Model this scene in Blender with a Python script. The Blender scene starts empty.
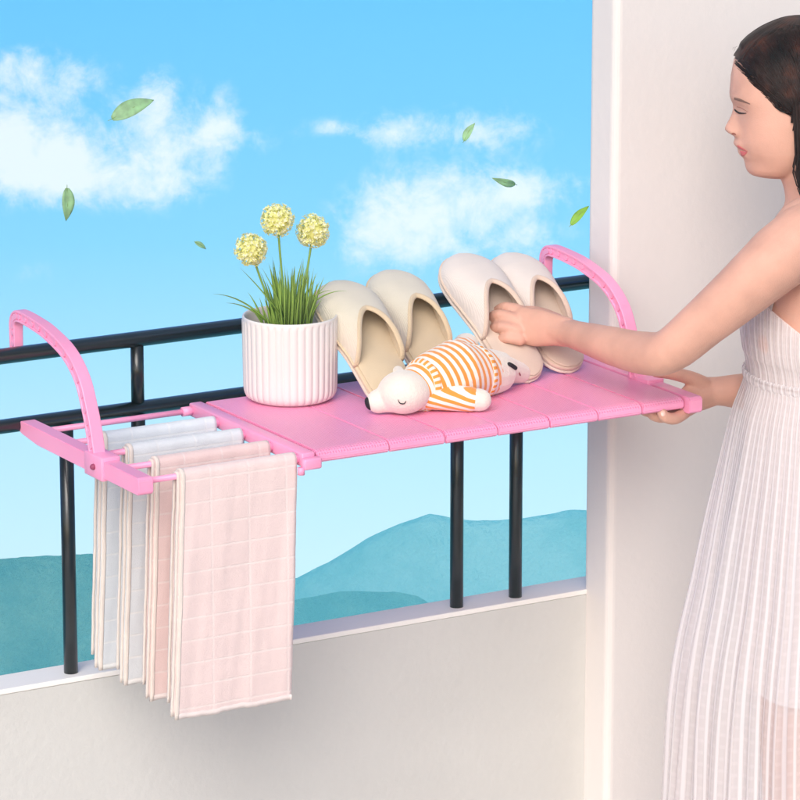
import bpy, bmesh, math, random
import numpy as np
from mathutils import Vector, Matrix
from mathutils.bvhtree import BVHTree
random.seed(7); rng = np.random.default_rng(7)
S = bpy.context.scene
COL = S.collection
PI = math.pi

# ------------------------------------------------------------------ camera
CAM = np.array([-2.377, -5.101, 1.322]); YAW, PIT, FPX = .530, .243, 4109.
_sy, _cy, _sp, _cp = math.sin(YAW), math.cos(YAW), math.sin(PIT), math.cos(PIT)
FW = np.array([_sy*_cp, _cy*_cp, -_sp]); RT = np.array([_cy, -_sy, 0.]); UP = np.cross(RT, FW)
HF = np.array([_sy, _cy, 0.])            # horizontal forward
def ray(px, py): return FW + RT*(px-400)/FPX - UP*(py-400)/FPX
def V(px, py, d): return CAM + ray(px, py)*d
def on(px, py, ax, val):
    v = ray(px, py); return CAM + v*((val-CAM[ax])/v[ax])

cd = bpy.data.cameras.new('camera'); cam = bpy.data.objects.new('camera', cd); COL.objects.link(cam)
cam.location = CAM; cam.rotation_euler = (PI/2-PIT, 0, -YAW)
cd.sensor_width = 36; cd.lens = 36*FPX/800; cd.clip_start = .05; cd.clip_end = 4000
S.camera = cam
S.render.resolution_x = S.render.resolution_y = 1024

# ------------------------------------------------------------------ node helpers
def newmat(name):
    m = bpy.data.materials.new(name); m.use_nodes = True
    nt = m.node_tree; b = nt.nodes['Principled BSDF']; return m, nt, b
def nd(nt, t, **kw):
    n = nt.nodes.new(t)
    for k, v in kw.items():
        if k in n.inputs: n.inputs[k].default_value = v
        else: setattr(n, k, v)
    return n
def mth(nt, op, a, b=None, clamp=False):
    n = nt.nodes.new('ShaderNodeMath'); n.operation = op; n.use_clamp = clamp
    for i, x in enumerate((a, b)):
        if x is None: continue
        if hasattr(x, 'is_linked') or isinstance(x, bpy.types.NodeSocket): nt.links.new(x, n.inputs[i])
        else: n.inputs[i].default_value = x
    return n.outputs[0]
def ramp(nt, fac, stops):
    r = nt.nodes.new('ShaderNodeValToRGB'); nt.links.new(fac, r.inputs[0])
    el = r.color_ramp.elements
    while len(el) > 1: el.remove(el[-1])
    el[0].position = stops[0][0]; el[0].color = (*stops[0][1], 1)
    for p, c in stops[1:]:
        e = el.new(p); e.color = (*c, 1)
    return r.outputs[0]
def coords(nt): return nt.nodes.new('ShaderNodeTexCoord').outputs['Object']
def simple(name, col, rough=.5, var=.06, scale=20, bump=0., bscale=200, sss=0., spec=.5, coat=0., sheen=0., trans=0.):
    m, nt, b = newmat(name)
    co = coords(nt)
    n = nd(nt, 'ShaderNodeTexNoise', Scale=scale, Detail=5.); nt.links.new(co, n.inputs['Vector'])
    c = ramp(nt, n.outputs['Fac'], [(.3, tuple(x*(1-var) for x in col)), (.7, tuple(min(1, x*(1+var)) for x in col))])
    nt.links.new(c, b.inputs['Base Color'])
    b.inputs['Roughness'].default_value = rough; b.inputs['Specular IOR Level'].default_value = spec
    b.inputs['Coat Weight'].default_value = coat
    b.inputs['Sheen Weight'].default_value = sheen
    if sss:
        b.inputs['Subsurface Weight'].default_value = sss; b.inputs['Subsurface Scale'].default_value = .012
        b.inputs['Subsurface Radius'].default_value = (1, .4, .25)
    if bump:
        n2 = nd(nt, 'ShaderNodeTexNoise', Scale=bscale, Detail=3.); nt.links.new(co, n2.inputs['Vector'])
        bp = nd(nt, 'ShaderNodeBump', Strength=bump, Distance=.002); nt.links.new(n2.outputs['Fac'], bp.inputs['Height'])
        nt.links.new(bp.outputs[0], b.inputs['Normal'])
    if trans:
        out = nt.nodes['Material Output']; tr = nd(nt, 'ShaderNodeBsdfTranslucent'); nt.links.new(c, tr.inputs[0])
        mx = nd(nt, 'ShaderNodeMixShader'); mx.inputs[0].default_value = trans
        nt.links.new(b.outputs[0], mx.inputs[1]); nt.links.new(tr.outputs[0], mx.inputs[2]); nt.links.new(mx.outputs[0], out.inputs[0])
    return m

# ------------------------------------------------------------------ object helpers
def empty(name, loc, label=None, cat=None, group=None, rot=None, kind=None):
    o = bpy.data.objects.new(name, None); COL.objects.link(o); o.location = loc
    if rot: o.rotation_euler = rot
    tag(o, label, cat, group, kind); return o
def tag(o, label=None, cat=None, group=None, kind=None):
    for k, v in (('label', label), ('category', cat), ('group', group), ('kind', kind)):
        if v: o[k] = v
def obj(name, verts, faces, mat, parent=None, smooth=True, local=False, label=None):
    v = np.array(verts, float)
    if parent is not None and not local:
        loc = np.array(parent.location)
        p = parent.parent
        while p is not None: loc = loc+np.array(p.location); p = p.parent
        v = v-loc
    me = bpy.data.meshes.new(name); me.from_pydata([tuple(x) for x in v], [], [tuple(int(i) for i in f) for f in faces]); me.validate(); me.update()
    o = bpy.data.objects.new(name, me); COL.objects.link(o)
    if mat: me.materials.append(mat)
    if smooth: me.polygons.foreach_set('use_smooth', [True]*len(me.polygons))
    if parent is not None: o.parent = parent
    if label: o['label'] = label
    return o
class MB:
    def __init__(s): s.v = []; s.f = []
    def add(s, vf):
        v, f = vf; n = len(s.v); s.v += [tuple(x) for x in v]; s.f += [tuple(i+n for i in q) for q in f]; return s
    def build(s, name, mat, parent=None, **k): return obj(name, s.v, s.f, mat, parent, **k)
def box(x0, x1, y0, y1, z0, z1, bev=.002, seg=2):
    bm = bmesh.new(); bmesh.ops.create_cube(bm, size=1)
    bmesh.ops.scale(bm, vec=(x1-x0, y1-y0, z1-z0), verts=bm.verts)
    bmesh.ops.translate(bm, vec=((x0+x1)/2, (y0+y1)/2, (z0+z1)/2), verts=bm.verts)
    if bev: bmesh.ops.bevel(bm, geom=bm.edges[:], offset=bev, segments=seg, affect='EDGES', profile=.5)
    bm.verts.index_update()
    r = [tuple(v.co) for v in bm.verts], [tuple(v.index for v in f.verts) for f in bm.faces]; bm.free(); return r
def tube(pts, rad, n=12, ref=None, cap=True):
    """rad: scalar, list of scalars or list of (r_side, r_ref)"""
    pts = [np.array(p, float) for p in pts]; m = len(pts)
    if np.isscalar(rad): rad = [rad]*m
    V_, F_ = [], []
    prev = None
    for i, p in enumerate(pts):
        t = pts[min(i+1, m-1)]-pts[max(i-1, 0)]; t = t/(np.linalg.norm(t)+1e-12)
        if ref is not None: up = np.array(ref, float)
        elif prev is not None: up = prev
        else: up = np.array([0, 0, 1.]) if abs(t[2]) < .9 else np.array([1., 0, 0])
        up = up-t*(up@t); up /= np.linalg.norm(up)+1e-12; prev = up
        sd = np.cross(t, up)
        r = rad[i]; ra, rb = (r, r) if np.isscalar(r) else r
        for k in range(n):
            a = 2*PI*k/n; V_.append(p+sd*ra*math.cos(a)+up*rb*math.sin(a))
    for i in range(m-1):
        for k in range(n):
            F_.append((i*n+k, i*n+(k+1) % n, (i+1)*n+(k+1) % n, (i+1)*n+k))
    if cap: F_.append(tuple(range(n))[::-1]); F_.append(tuple((m-1)*n+k for k in range(n)))
    return V_, F_
def capsule(pts, rad, n=14, ref=None):
    """tube with rounded ends"""
    pts = [np.array(p, float) for p in pts]
    rad = [rad]*len(pts) if np.isscalar(rad) else list(rad)
    def sc(r, k): return r*k if np.isscalar(r) else (r[0]*k, r[1]*k)
    def mx(r): return r if np.isscalar(r) else min(r)
    d0 = pts[0]-pts[1]; d0 /= np.linalg.norm(d0); d1 = pts[-1]-pts[-2]; d1 /= np.linalg.norm(d1)
    A, B = [], []
    for a in (78, 55, 30):
        s, c = math.sin(math.radians(a)), math.cos(math.radians(a))
        A.append((pts[0]+d0*mx(rad[0])*s, sc(rad[0], c)))
    for a in (30, 55, 78):
        s, c = math.sin(math.radians(a)), math.cos(math.radians(a))
        B.append((pts[-1]+d1*mx(rad[-1])*s, sc(rad[-1], c)))
    P = [x[0] for x in A]+pts+[x[0] for x in B]; R = [x[1] for x in A]+rad+[x[1] for x in B]
    return tube(P, R, n, ref)
def smooth_path(pts, k=6):
    pts = [np.array(p, float) for p in pts]; out = []
    n = len(pts)
    for i in range(n-1):
        p0, p1, p2, p3 = pts[max(i-1, 0)], pts[i], pts[i+1], pts[min(i+2, n-1)]
        for j in range(k):
            t = j/k
            out.append(.5*((2*p1)+(-p0+p2)*t+(2*p0-5*p1+4*p2-p3)*t*t+(-p0+3*p1-3*p2+p3)*t**3))
    out.append(pts[-1]); return out
def ellipsoid(c, ax, n=24, m=16):
    """ax: three vectors (semi-axes)"""
    c = np.array(c, float); ax = [np.array(a, float) for a in ax]
    V_ = [c+ax[2]]; F_ = []
    for i in range(1, m):
        th = PI*i/m
        for k in range(n):
            a = 2*PI*k/n
            V_.append(c+ax[0]*math.sin(th)*math.cos(a)+ax[1]*math.sin(th)*math.sin(a)+ax[2]*math.cos(th))
    V_.append(c-ax[2]); L = len(V_)-1
    for k in range(n):
        F_.append((0, 1+k, 1+(k+1) % n)); F_.append((L, L-n+(k+1) % n, L-n+k))
    for i in range(m-2):
        for k in range(n):
            F_.append((1+i*n+k, 1+(i+1)*n+k, 1+(i+1)*n+(k+1) % n, 1+i*n+(k+1) % n))
    return V_, F_
def lathe(c, prof, n=96, fn=None):
    V_, F_ = [], []
    for j, (r, z) in enumerate(prof):
        for k in range(n):
            a = 2*PI*k/n; rr = r if fn is None else fn(r, a, j)
            V_.append((c[0]+rr*math.cos(a), c[1]+rr*math.sin(a), c[2]+z))
    for j in range(len(prof)-1):
        for k in range(n):
            F_.append((j*n+k, j*n+(k+1) % n, (j+1)*n+(k+1) % n, (j+1)*n+k))
    return V_, F_
def remesh(vf, voxel, smooth=4, fac=.5):
    """fuse closed shapes into one continuous surface"""
    me = bpy.data.meshes.new('tmp'); me.from_pydata([tuple(x) for x in vf.v], [], vf.f); me.update()
    o = bpy.data.objects.new('tmp', me); COL.objects.link(o)
    md = o.modifiers.new('r', 'REMESH'); md.mode = 'VOXEL'; md.voxel_size = voxel; md.adaptivity = 0
    if smooth:
        sm = o.modifiers.new('s', 'SMOOTH'); sm.factor = fac; sm.iterations = smooth
    dg = bpy.context.evaluated_depsgraph_get(); dg.update()
    ev = o.evaluated_get(dg); em = ev.to_mesh()
    nv = len(em.vertices); co = np.empty(nv*3); em.vertices.foreach_get('co', co); co = co.reshape(-1, 3)
    fs = [tuple(p.vertices) for p in em.polygons]
    ev.to_mesh_clear(); bpy.data.objects.remove(o); bpy.data.meshes.remove(me)
    return co, fs
def noise1(x, seed=0):
    return math.sin(x*1.7+seed*2.1)*.5+math.sin(x*3.9+seed*4.7)*.3+math.sin(x*8.3+seed*1.3)*.2

# ------------------------------------------------------------------ light
EXPO = .22
SUN_EL, SUN_AZ = 36, 222                       # azimuth: compass degrees from +Y clockwise (towards +X)
w = bpy.data.worlds.new('World'); S.world = w; w.use_nodes = True
nt = w.node_tree; bg = nt.nodes['Background']
sk = nt.nodes.new('ShaderNodeTexSky'); sk.sky_type = 'NISHITA'; sk.sun_disc = False
sk.sun_elevation = math.radians(SUN_EL); sk.sun_rotation = math.radians(SUN_AZ)
sk.dust_density = 2.5; sk.air_density = .8; sk.ozone_density = .6
nt.links.new(sk.outputs[0], bg.inputs[0]); bg.inputs[1].default_value = .15
ld = bpy.data.lights.new('sun', 'SUN'); ld.energy = 1.5; ld.angle = math.radians(42); ld.color = (1, .985, .965)
lo = bpy.data.objects.new('sun', ld); COL.objects.link(lo)
el, az = math.radians(SUN_EL), math.radians(SUN_AZ)
sd = Vector((math.sin(az)*math.cos(el), math.cos(az)*math.cos(el), math.sin(el)))
lo.rotation_euler = sd.to_track_quat('Z', 'Y').to_euler(); lo.location = sd*20
S.view_settings.view_transform = 'Standard'; S.view_settings.look = 'None'
S.view_settings.exposure = EXPO; S.view_settings.gamma = 1; S.view_settings.use_curve_mapping = False
K = 2**-EXPO

# ------------------------------------------------------------------ sky backdrop with clouds
def srgb(r, g, b):
    f = lambda c: (c/255/12.92) if c/255 <= .04045 else ((c/255+.055)/1.055)**2.4
    return (f(r), f(g), f(b))
def sc(r, g, b):      # sky colour seen through the haze: what the backdrop must give off (strength 2.4)
    return tuple(max(.005, (c-h)/.41/2.4) for c, h in zip(srgb(r, g, b), (.115, .41, .51)))
def make_sky():
    R = 700.; n = 96; span = math.radians(80); vs, fs, uv = [], [], []
    m = 40; z0, z1 = -262., 150.
    for j in range(m+1):
        z = z0+(z1-z0)*j/m
        for i in range(n+1):
            a = YAW+(-span+2*span*i/n); vs.append((CAM[0]+R*math.sin(a), CAM[1]+R*math.cos(a), z))
            uv.append((math.degrees(a-YAW)*71.71/100+4, (400-FPX*math.tan(math.atan2(z-CAM[2], R)+PIT))/100))
    for j in range(m):
        for i in range(n):
            q = j*(n+1)+i; fs.append((q, q+n+1, q+n+2, q+1))
    m_, nt, b = newmat('sky')
    nt.nodes.remove(b); out = nt.nodes['Material Output']
    uvn = nt.nodes.new('ShaderNodeTexCoord').outputs['UV']
    sp = nt.nodes.new('ShaderNodeSeparateXYZ'); nt.links.new(uvn, sp.inputs[0]); X, Y = sp.outputs[0], sp.outputs[1]
    grad = ramp(nt, mth(nt, 'DIVIDE', Y, 8.), [(0, sc(112, 197, 254)), (.13, sc(122, 202, 254)), (.3, sc(140, 212, 253)),
                 (.42, sc(164, 222, 252)), (.55, sc(188, 232, 251)), (.7, sc(204, 239, 251))])
    # warped coordinates for the wisps
    nz = nd(nt, 'ShaderNodeTexNoise', Scale=2.2, Detail=10., Roughness=.66, Distortion=.35); nt.links.new(uvn, nz.inputs['Vector'])
    nz2 = nd(nt, 'ShaderNodeTexNoise', Scale=5., Detail=6., Roughness=.6); nt.links.new(uvn, nz2.inputs['Vector'])
    wob = mth(nt, 'MULTIPLY', mth(nt, 'SUBTRACT', nz.outputs['Fac'], .5), 2.3)
    wob2 = mth(nt, 'MULTIPLY', mth(nt, 'SUBTRACT', nz2.outputs['Fac'], .5), 1.2)
    tot = None
    # (x, y, rx, ry, weight) in hundredths-of-frame units on the backdrop
    B = [(.25, .62, .62, .2, .8), (.55, .8, .45, .16, .55), (.2, 1.45, .75, .42, 1.05), (.55, 1.72, .8, .25, .85), (-.3, 1.2, .7, .4, .8), (1.5, .98, .26, .3, .75),
         (1.62, 1.45, .5, .5, .8), (2.2, 1.12, .22, .3, .75), (2.25, 1.38, .5, .18, .6), (1.2, 1.8, 1.0, .25, .55),
         (3.2, 1.27, .22, .08, .45), (4.25, 1.26, .85, .20, .66), (5.05, 1.28, .5, .24, .58), (3.9, 1.32, .5, .12, .35), (3.9, 2.15, .5, .42, .95), (4.7, 1.98, .7, .30, .95),
         (5.35, 1.85, .6, .16, .8), (4.3, 2.45, 1.2, .35, .6), (5.3, 2.4, .5, .3, .4), (5.6, .5, .8, .6, .12), (.1, 2.7, .7, .16, .35), (1.2, 3.9, 2.5, .5, .12),
         (-2.2, 1.3, 1.2, .5, .9), (-4., .4, 1.4, .4, .7), (-5.2, 2., 1.5, .4, .8), (8.6, 1.0, 1.1, .5, .8), (10.6, 2.1, 1.5, .4, .8)]
    for x, y, rx, ry, wt in B:
        dx = mth(nt, 'DIVIDE', mth(nt, 'SUBTRACT', X, x), rx); dy = mth(nt, 'DIVIDE', mth(nt, 'SUBTRACT', Y, y), ry)
        r2 = mth(nt, 'ADD', mth(nt, 'MULTIPLY', dx, dx), mth(nt, 'MULTIPLY', dy, dy))
        g = mth(nt, 'MULTIPLY', mth(nt, 'POWER', 2.718, mth(nt, 'MULTIPLY', r2, -.9)), wt)
        tot = g if tot is None else mth(nt, 'ADD', tot, g)
    d = mth(nt, 'ADD', tot, mth(nt, 'MULTIPLY', mth(nt, 'ADD', wob, wob2), mth(nt, 'MINIMUM', mth(nt, 'MULTIPLY', tot, 2.), 1.)))
    mr = nd(nt, 'ShaderNodeMapRange'); mr.interpolation_type = 'SMOOTHSTEP'; nt.links.new(d, mr.inputs[0])
    mr.inputs[1].default_value = .20; mr.inputs[2].default_value = 1.6; mr.inputs[3].default_value = 0; mr.inputs[4].default_value = .92
    mx = nd(nt, 'ShaderNodeMix', data_type='RGBA'); nt.links.new(mr.outputs[0], mx.inputs[0]); nt.links.new(grad, mx.inputs[6]); mx.inputs[7].default_value = (*sc(238, 247, 254), 1)
    em = nd(nt, 'ShaderNodeEmission'); nt.links.new(mx.outputs[2], em.inputs[0]); em.inputs[1].default_value = K*2.4
    nt.links.new(em.outputs[0], out.inputs[0])
    m_.cycles.emission_sampling = 'NONE'
    o = obj('sky', vs, fs, m_); o['kind'] = 'structure'
    ul = o.data.uv_layers.new(name='UVMap')
    for l in o.data.loops: ul.data[l.index].uv = uv[l.vertex_index]
make_sky()

# ------------------------------------------------------------------ hills, sea, haze
def fwd(a, b): return np.array([CAM[0], CAM[1]])+np.array([HF[0], HF[1]])*b+np.array([RT[0], RT[1]])*a
def fbm(x, y, oct=6, seed=0):
    h = np.zeros_like(x); a = 1.; f = 1.
    r = np.random.default_rng(seed)
    for _ in range(oct):
        for k in range(3):
            th, ph = r.uniform(0, 2*PI), r.uniform(0, 2*PI)
            h += a*np.sin((x*np.cos(th)+y*np.sin(th))*f+ph+1.3*np.sin((x*np.cos(th+1.9)+y*np.sin(th+1.9))*f*.7+ph*2))/3
        a *= .52; f *= 2.03
    return h
SEA = -232.
def hill(name, a0, a1, b0, b1, na, nb, ridge, crest, rough, seed, mat, fs_):
    aa = np.linspace(a0, a1, na); bb = np.linspace(b0, b1, nb)
    A, Bm = np.meshgrid(aa, bb)
    top = np.interp(A, ridge[0], ridge[1])
    c = crest
    sh = np.where(Bm < c, np.clip((Bm-b0)/(c-b0), 0, 1)**.8, np.clip((b1-Bm)/(b1-c), 0, 1)**.8)
    n = fbm(A/fs_, Bm/fs_, 7, seed)
    Z = SEA-4+(top-SEA+4)*sh+n*rough*(.22+np.sin(np.clip(sh, 0, 1)*PI)*1.)
    vs = []
    for i in range(nb):
        for j in range(na):
            p = fwd(A[i, j], Bm[i, j]); vs.append((p[0], p[1], Z[i, j]))
    fs = [(i*na+j, i*na+j+1, (i+1)*na+j+1, (i+1)*na+j) for i in range(nb-1) for j in range(na-1)]
    o = obj(name, vs, fs, mat); o['kind'] = 'structure'
def elev(py, b): return CAM[2]-b*math.tan(PIT+math.atan((py-400)/FPX))     # height at distance b seen at pixel row py
def lat(px, b): return b*(px-400)/FPX/math.cos(PIT)*1.0
def hillmat(name, c1, c2, sc, bs):
    m, nt, b = newmat(name); co = coords(nt)
    n = nd(nt, 'ShaderNodeTexNoise', Scale=sc, Detail=8., Roughness=.65); nt.links.new(co, n.inputs['Vector'])
    c = ramp(nt, n.outputs['Fac'], [(.42, c1), (.66, c2)]); nt.links.new(c, b.inputs['Base Color'])
    b.inputs['Roughness'].default_value = .9; b.inputs['Specular IOR Level'].default_value = .1
    n2 = nd(nt, 'ShaderNodeTexNoise', Scale=sc*2.2, Detail=6., Roughness=.7); nt.links.new(co, n2.inputs['Vector'])
    bp = nd(nt, 'ShaderNodeBump', Strength=bs, Distance=7.); nt.links.new(n2.outputs['Fac'], bp.inputs['Height']); nt.links.new(bp.outputs[0], b.inputs['Normal'])
    return m
m_wood = hillmat('wooded_hill', (.02, .07, .04), (.16, .24, .14), .12, .9)
m_far = hillmat('far_mountain', (.06, .13, .12), (.34, .40, .34), .035, .7)
BM = 520
rx = [lat(x, BM) for x in (-900, 0, 200, 295, 330, 365, 400, 430, 455, 490, 520, 572, 640, 760, 1000, 1700)]
rz = [elev(y, BM) for y in (590, 596, 590, 572, 556, 533, 517, 505, 510, 511, 510, 507, 514, 527, 520, 560)]
hill('far_mountain', lat(-1500, BM), lat(1800, BM), 440, 566, 420, 70, (rx, rz), BM, 3.4, 3, m_far, 11.)
B2 = 400
rx = [lat(x, B2) for x in (100, 230, 295, 345, 395, 418, 436, 470, 700)]
rz = [elev(y, B2) for y in (615, 602, 597, 592, 590, 594, 604, 640, 680)]
hill('wooded_ridge', lat(60, B2), lat(720, B2), 360, 438, 240, 50, (rx, rz), B2, 2.0, 5, m_wood, 7.)
B3 = 300
rx = [lat(x, B3) for x in (-900, -300, -60, 0, 40, 90, 110, 160, 210, 240, 330)]
rz = [elev(y, B3) for y in (560, 556, 548, 544, 543, 541, 548, 562, 600, 640, 720)]
hill('wooded_hill', lat(-1100, B3), lat(340, B3), 205, 350, 380, 110, (rx, rz), B3, 1.7, 9, m_wood, 4.5)
# sea
m_sea, nt_, b_ = newmat('sea'); b_.inputs['Base Color'].default_value = (.02, .09, .12, 1); b_.inputs['Roughness'].default_value = .12
co = coords(nt_); n_ = nd(nt_, 'ShaderNodeTexNoise', Scale=.5, Detail=6.); nt_.links.new(co, n_.inputs['Vector'])
bp_ = nd(nt_, 'ShaderNodeBump', Strength=.5, Distance=.6); nt_.links.new(n_.outputs['Fac'], bp_.inputs['Height']); nt_.links.new(bp_.outputs[0], b_.inputs['Normal'])
vs = [(*fwd(a, b), SEA) for a, b in ((-390, -20), (390, -20), (390, 567), (-390, 567))]
o = obj('sea', vs, [(0, 1, 2, 3)], m_sea, smooth=False); o['kind'] = 'structure'
# haze
mh = bpy.data.materials.new('haze'); mh.use_nodes = True; nth = mh.node_tree
nth.nodes.remove(nth.nodes['Principled BSDF'])
pv = nth.nodes.new('ShaderNodeVolumePrincipled'); pv.inputs['Color'].default_value = (.21, .80, 1, 1); pv.inputs['Density'].default_value = .0015
pv.inputs['Anisotropy'].default_value = -.45
nth.links.new(pv.outputs[0], nth.nodes['Material Output'].inputs['Volume'])
c8 = [(-392, -22), (392, -22), (392, 569), (-392, 569)]
vs = [(*fwd(a, b), z) for z in (SEA-14, 4.2) for a, b in c8]
o = obj('haze', vs, [(3, 2, 1, 0), (4, 5, 6, 7), (0, 1, 5, 4), (1, 2, 6, 5), (2, 3, 7, 6), (3, 0, 4, 7)], mh, smooth=False)
o['kind'] = 'stuff'; o['label'] = 'pale blue haze in front of the far mountains'; o['category'] = 'haze'

# ------------------------------------------------------------------ balcony: floor, parapet, pillar, railing
m_floor = simple('floor', (.62, .58, .54), .45, .05, 3, .1, 60)
MB().add(box(-3.4, 3.2, -4.4, -.03, -1.36, -1.15, 0)).build('balcony_floor', m_floor, smooth=False)['kind'] = 'structure'
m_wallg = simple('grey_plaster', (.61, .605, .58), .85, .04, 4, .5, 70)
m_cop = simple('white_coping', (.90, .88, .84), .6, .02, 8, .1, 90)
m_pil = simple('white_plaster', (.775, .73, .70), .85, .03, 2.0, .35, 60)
pw = empty('parapet_wall', (0, .008, -1.15), 'low light grey parapet wall with white top under the black railing', 'wall')
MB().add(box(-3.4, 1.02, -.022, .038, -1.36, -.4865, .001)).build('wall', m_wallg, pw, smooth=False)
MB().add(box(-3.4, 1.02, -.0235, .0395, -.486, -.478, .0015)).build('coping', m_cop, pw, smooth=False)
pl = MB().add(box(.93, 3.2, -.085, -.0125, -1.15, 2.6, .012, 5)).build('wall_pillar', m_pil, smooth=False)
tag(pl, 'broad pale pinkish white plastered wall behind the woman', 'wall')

m_blk = simple('black_metal', (.012, .012, .013), .28, .1, 30, .04, 60, coat=.3)
rl = empty('balcony_railing', (0, 0, -.478), 'black metal railing on the parapet with two rails and round uprights', 'railing')
MB().add(tube([(-3.4, 0, 0), (1.1, 0, 0)], .0112, 24)).build('top_rail', m_blk, rl)
MB().add(tube([(-3.4, 0, -.101), (1.1, 0, -.101)], .0102, 24)).build('lower_rail', m_blk, rl)
MB().add(tube([(.178, 0, -.092), (.178, 0, -.009)], .0095, 20)).build('post', m_blk, rl)
for px_ in (-1.72, -.82): MB().add(tube([(px_, 0, -.092), (px_, 0, -.009)], .0095, 20)).build('post', m_blk, rl)
for bx in (-2.07, -1.72, -1.48, -1.17, -.82, -.53, -.27, .064, .178, .338, .711, .8155):
    u_ = MB().add(tube([(bx, 0, -.478), (bx, 0, -.11)], .0102, 22))
    u_.build('baluster', m_blk, rl)
    
# ------------------------------------------------------------------ drying rack
def pinkmat(name, holes=False):
    m, nt, b = newmat(name); co = coords(nt)
    n = nd(nt, 'ShaderNodeTexNoise', Scale=9., Detail=4.); nt.links.new(co, n.inputs['Vector'])
    c = ramp(nt, n.outputs['Fac'], [(.3, (.93, .34, .545)), (.7, (.96, .38, .585))])
    b.inputs['Roughness'].default_value = .38
    b.inputs['Subsurface Weight'].default_value = .15; b.inputs['Subsurface Scale'].default_value = .006
    if holes:
        mp = nd(nt, 'ShaderNodeMapping'); nt.links.new(co, mp.inputs[0]); mp.inputs['Rotation'].default_value = (0, 0, PI/4)
        sx = nt.nodes.new('ShaderNodeSeparateXYZ'); nt.links.new(mp.outputs[0], sx.inputs[0])
        s1 = mth(nt, 'SINE', mth(nt, 'MULTIPLY', sx.outputs[0], 2*PI/.0062)); s2 = mth(nt, 'SINE', mth(nt, 'MULTIPLY', sx.outputs[1], 2*PI/.0062))
        h = mth(nt, 'MULTIPLY', s1, s2)
        mr = nd(nt, 'ShaderNodeMapRange'); nt.links.new(h, mr.inputs[0]); mr.inputs[1].default_value = .25; mr.inputs[2].default_value = .75
        mx = nd(nt, 'ShaderNodeMix', data_type='RGBA'); nt.links.new(mr.outputs[0], mx.inputs[0]); nt.links.new(c, mx.inputs[6]); mx.inputs[7].default_value = (.89, .255, .45, 1)
        c = mx.outputs[2]
        bp = nd(nt, 'ShaderNodeBump', Strength=.6, Distance=.001); bp.invert = True; nt.links.new(mr.outputs[0], bp.inputs['Height']); nt.links.new(bp.outputs[0], b.inputs['Normal'])
    nt.links.new(c, b.inputs['Base Color'])
    return m
m_pk, m_pkh = pinkmat('pink_plastic'), pinkmat('pink_plastic_perforated', True)
m_dk = simple('dark_slot', (.30, .05, .12), .6)
rk = empty('drying_rack', (.45, -.2, -.11), 'pink plastic folding drying rack hooked over the black railing', 'drying rack')
YB, YF = -.035, -.362
def side_arm(xc):
    prof = [(.005, -.100), (-.010, -.094), (-.060, -.0935), (-.372, -.0935), (-.376, -.097), (-.376, -.114), (-.372, -.1175), (-.060, -.1175), (-.012, -.112), (.004, -.106)]
    bm = bmesh.new(); L = [bm.verts.new((xc-.011, y, z)) for y, z in prof]; Rr = [bm.verts.new((xc+.011, y, z)) for y, z in prof]
    n = len(prof); bm.faces.new(L); bm.faces.new(Rr[::-1])
    for i in range(n): bm.faces.new((L[i], Rr[i], Rr[(i+1) % n], L[(i+1) % n]))
    bmesh.ops.recalc_face_normals(bm, faces=bm.faces[:])
    bmesh.ops.bevel(bm, geom=bm.edges[:], offset=.0009, segments=2, affect='EDGES')
    bm.verts.index_update()
    r = [tuple(v.co) for v in bm.verts], [tuple(v.index for v in f.verts) for f in bm.faces]; bm.free(); return r
for xc in (0., .8845):
    a = MB().add(side_arm(xc)).build('side_arm', m_pk, rk, smooth=False)
    MB().add(box(xc-.0145, xc+.0145, -.272, -.218, -.1215, -.0885, .002)).build('clamp', m_pk, a)
    sg = -1 
    MB().add(capsule([(xc-.0148, -.249, -.105), (xc-.0162, -.249, -.105)], .0042, 16)).build('screw', m_dk, a)
hp = smooth_path([(.0180, -.002), (.0180, .028), (.0165, .043), (.008, .0525), (-.008, .0555), (-.050, .0535), (-.094, .0480), (-.152, .0320), (-.192, .0040), (-.214, -.034), (-.226, -.064), (-.234, -.092)], 6)
for xc in (-.002, .877):
    n = len(hp)
    mb = MB()
    wd = [.0068+.0022*min(1, i/(n*.6)) for i in range(n)]
    # I-profile strap: flange pair + web
    P = [(xc, y, z) for y, z in hp]
    def rect(P, wx, th, off=0.):
        V_, F_ = [], []
        for i, p in enumerate(P):
            p = np.array(p); t = np.array(P[min(i+1, n-1)])-np.array(P[max(i-1, 0)]); t /= np.linalg.norm(t); nn = np.cross(t, (1, 0, 0))
            w_ = wx[i]; c_ = .0012
            for sx_, sn_ in ((-1, -1+.3), (-1, 1-.3), (-1+.15, 1), (1-.15, 1), (1, 1-.3), (1, -1+.3), (1-.15, -1), (-1+.15, -1)):
                V_.append(p+np.array([1, 0, 0])*sx_*w_+nn*(off+sn_*th[i]))
        for i in range(n-1):
            for k in range(8): F_.append((i*8+k, i*8+(k+1) % 8, (i+1)*8+(k+1) % 8, (i+1)*8+k))
        F_.append(tuple(range(8))[::-1]); F_.append(tuple((n-1)*8+k for k in range(8))); return V_, F_
    mb.add(rect(P, [x*.72 for x in wd], [.0055+.002*min(1, i/n) for i in range(n)]))
    mb.add(rect(P, wd, [.0018]*n, .0062)); mb.add(rect(P, wd, [.0018]*n, -.0066))
    for i in range(0, n-1, 3): 
        p = np.array(P[i]); t = np.array(P[min(i+1, n-1)])-np.array(P[max(i-1, 0)]); t /= np.linalg.norm(t)
        mb.add(tube([p-np.array([wd[i]*.97, 0, 0]), p+np.array([wd[i]*.97, 0, 0])], .0045, 8))
    mb.build('hook', m_pk, rk, smooth=False)
RODS = [-.04, -.119, -.198, -.277, -.352]
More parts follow.
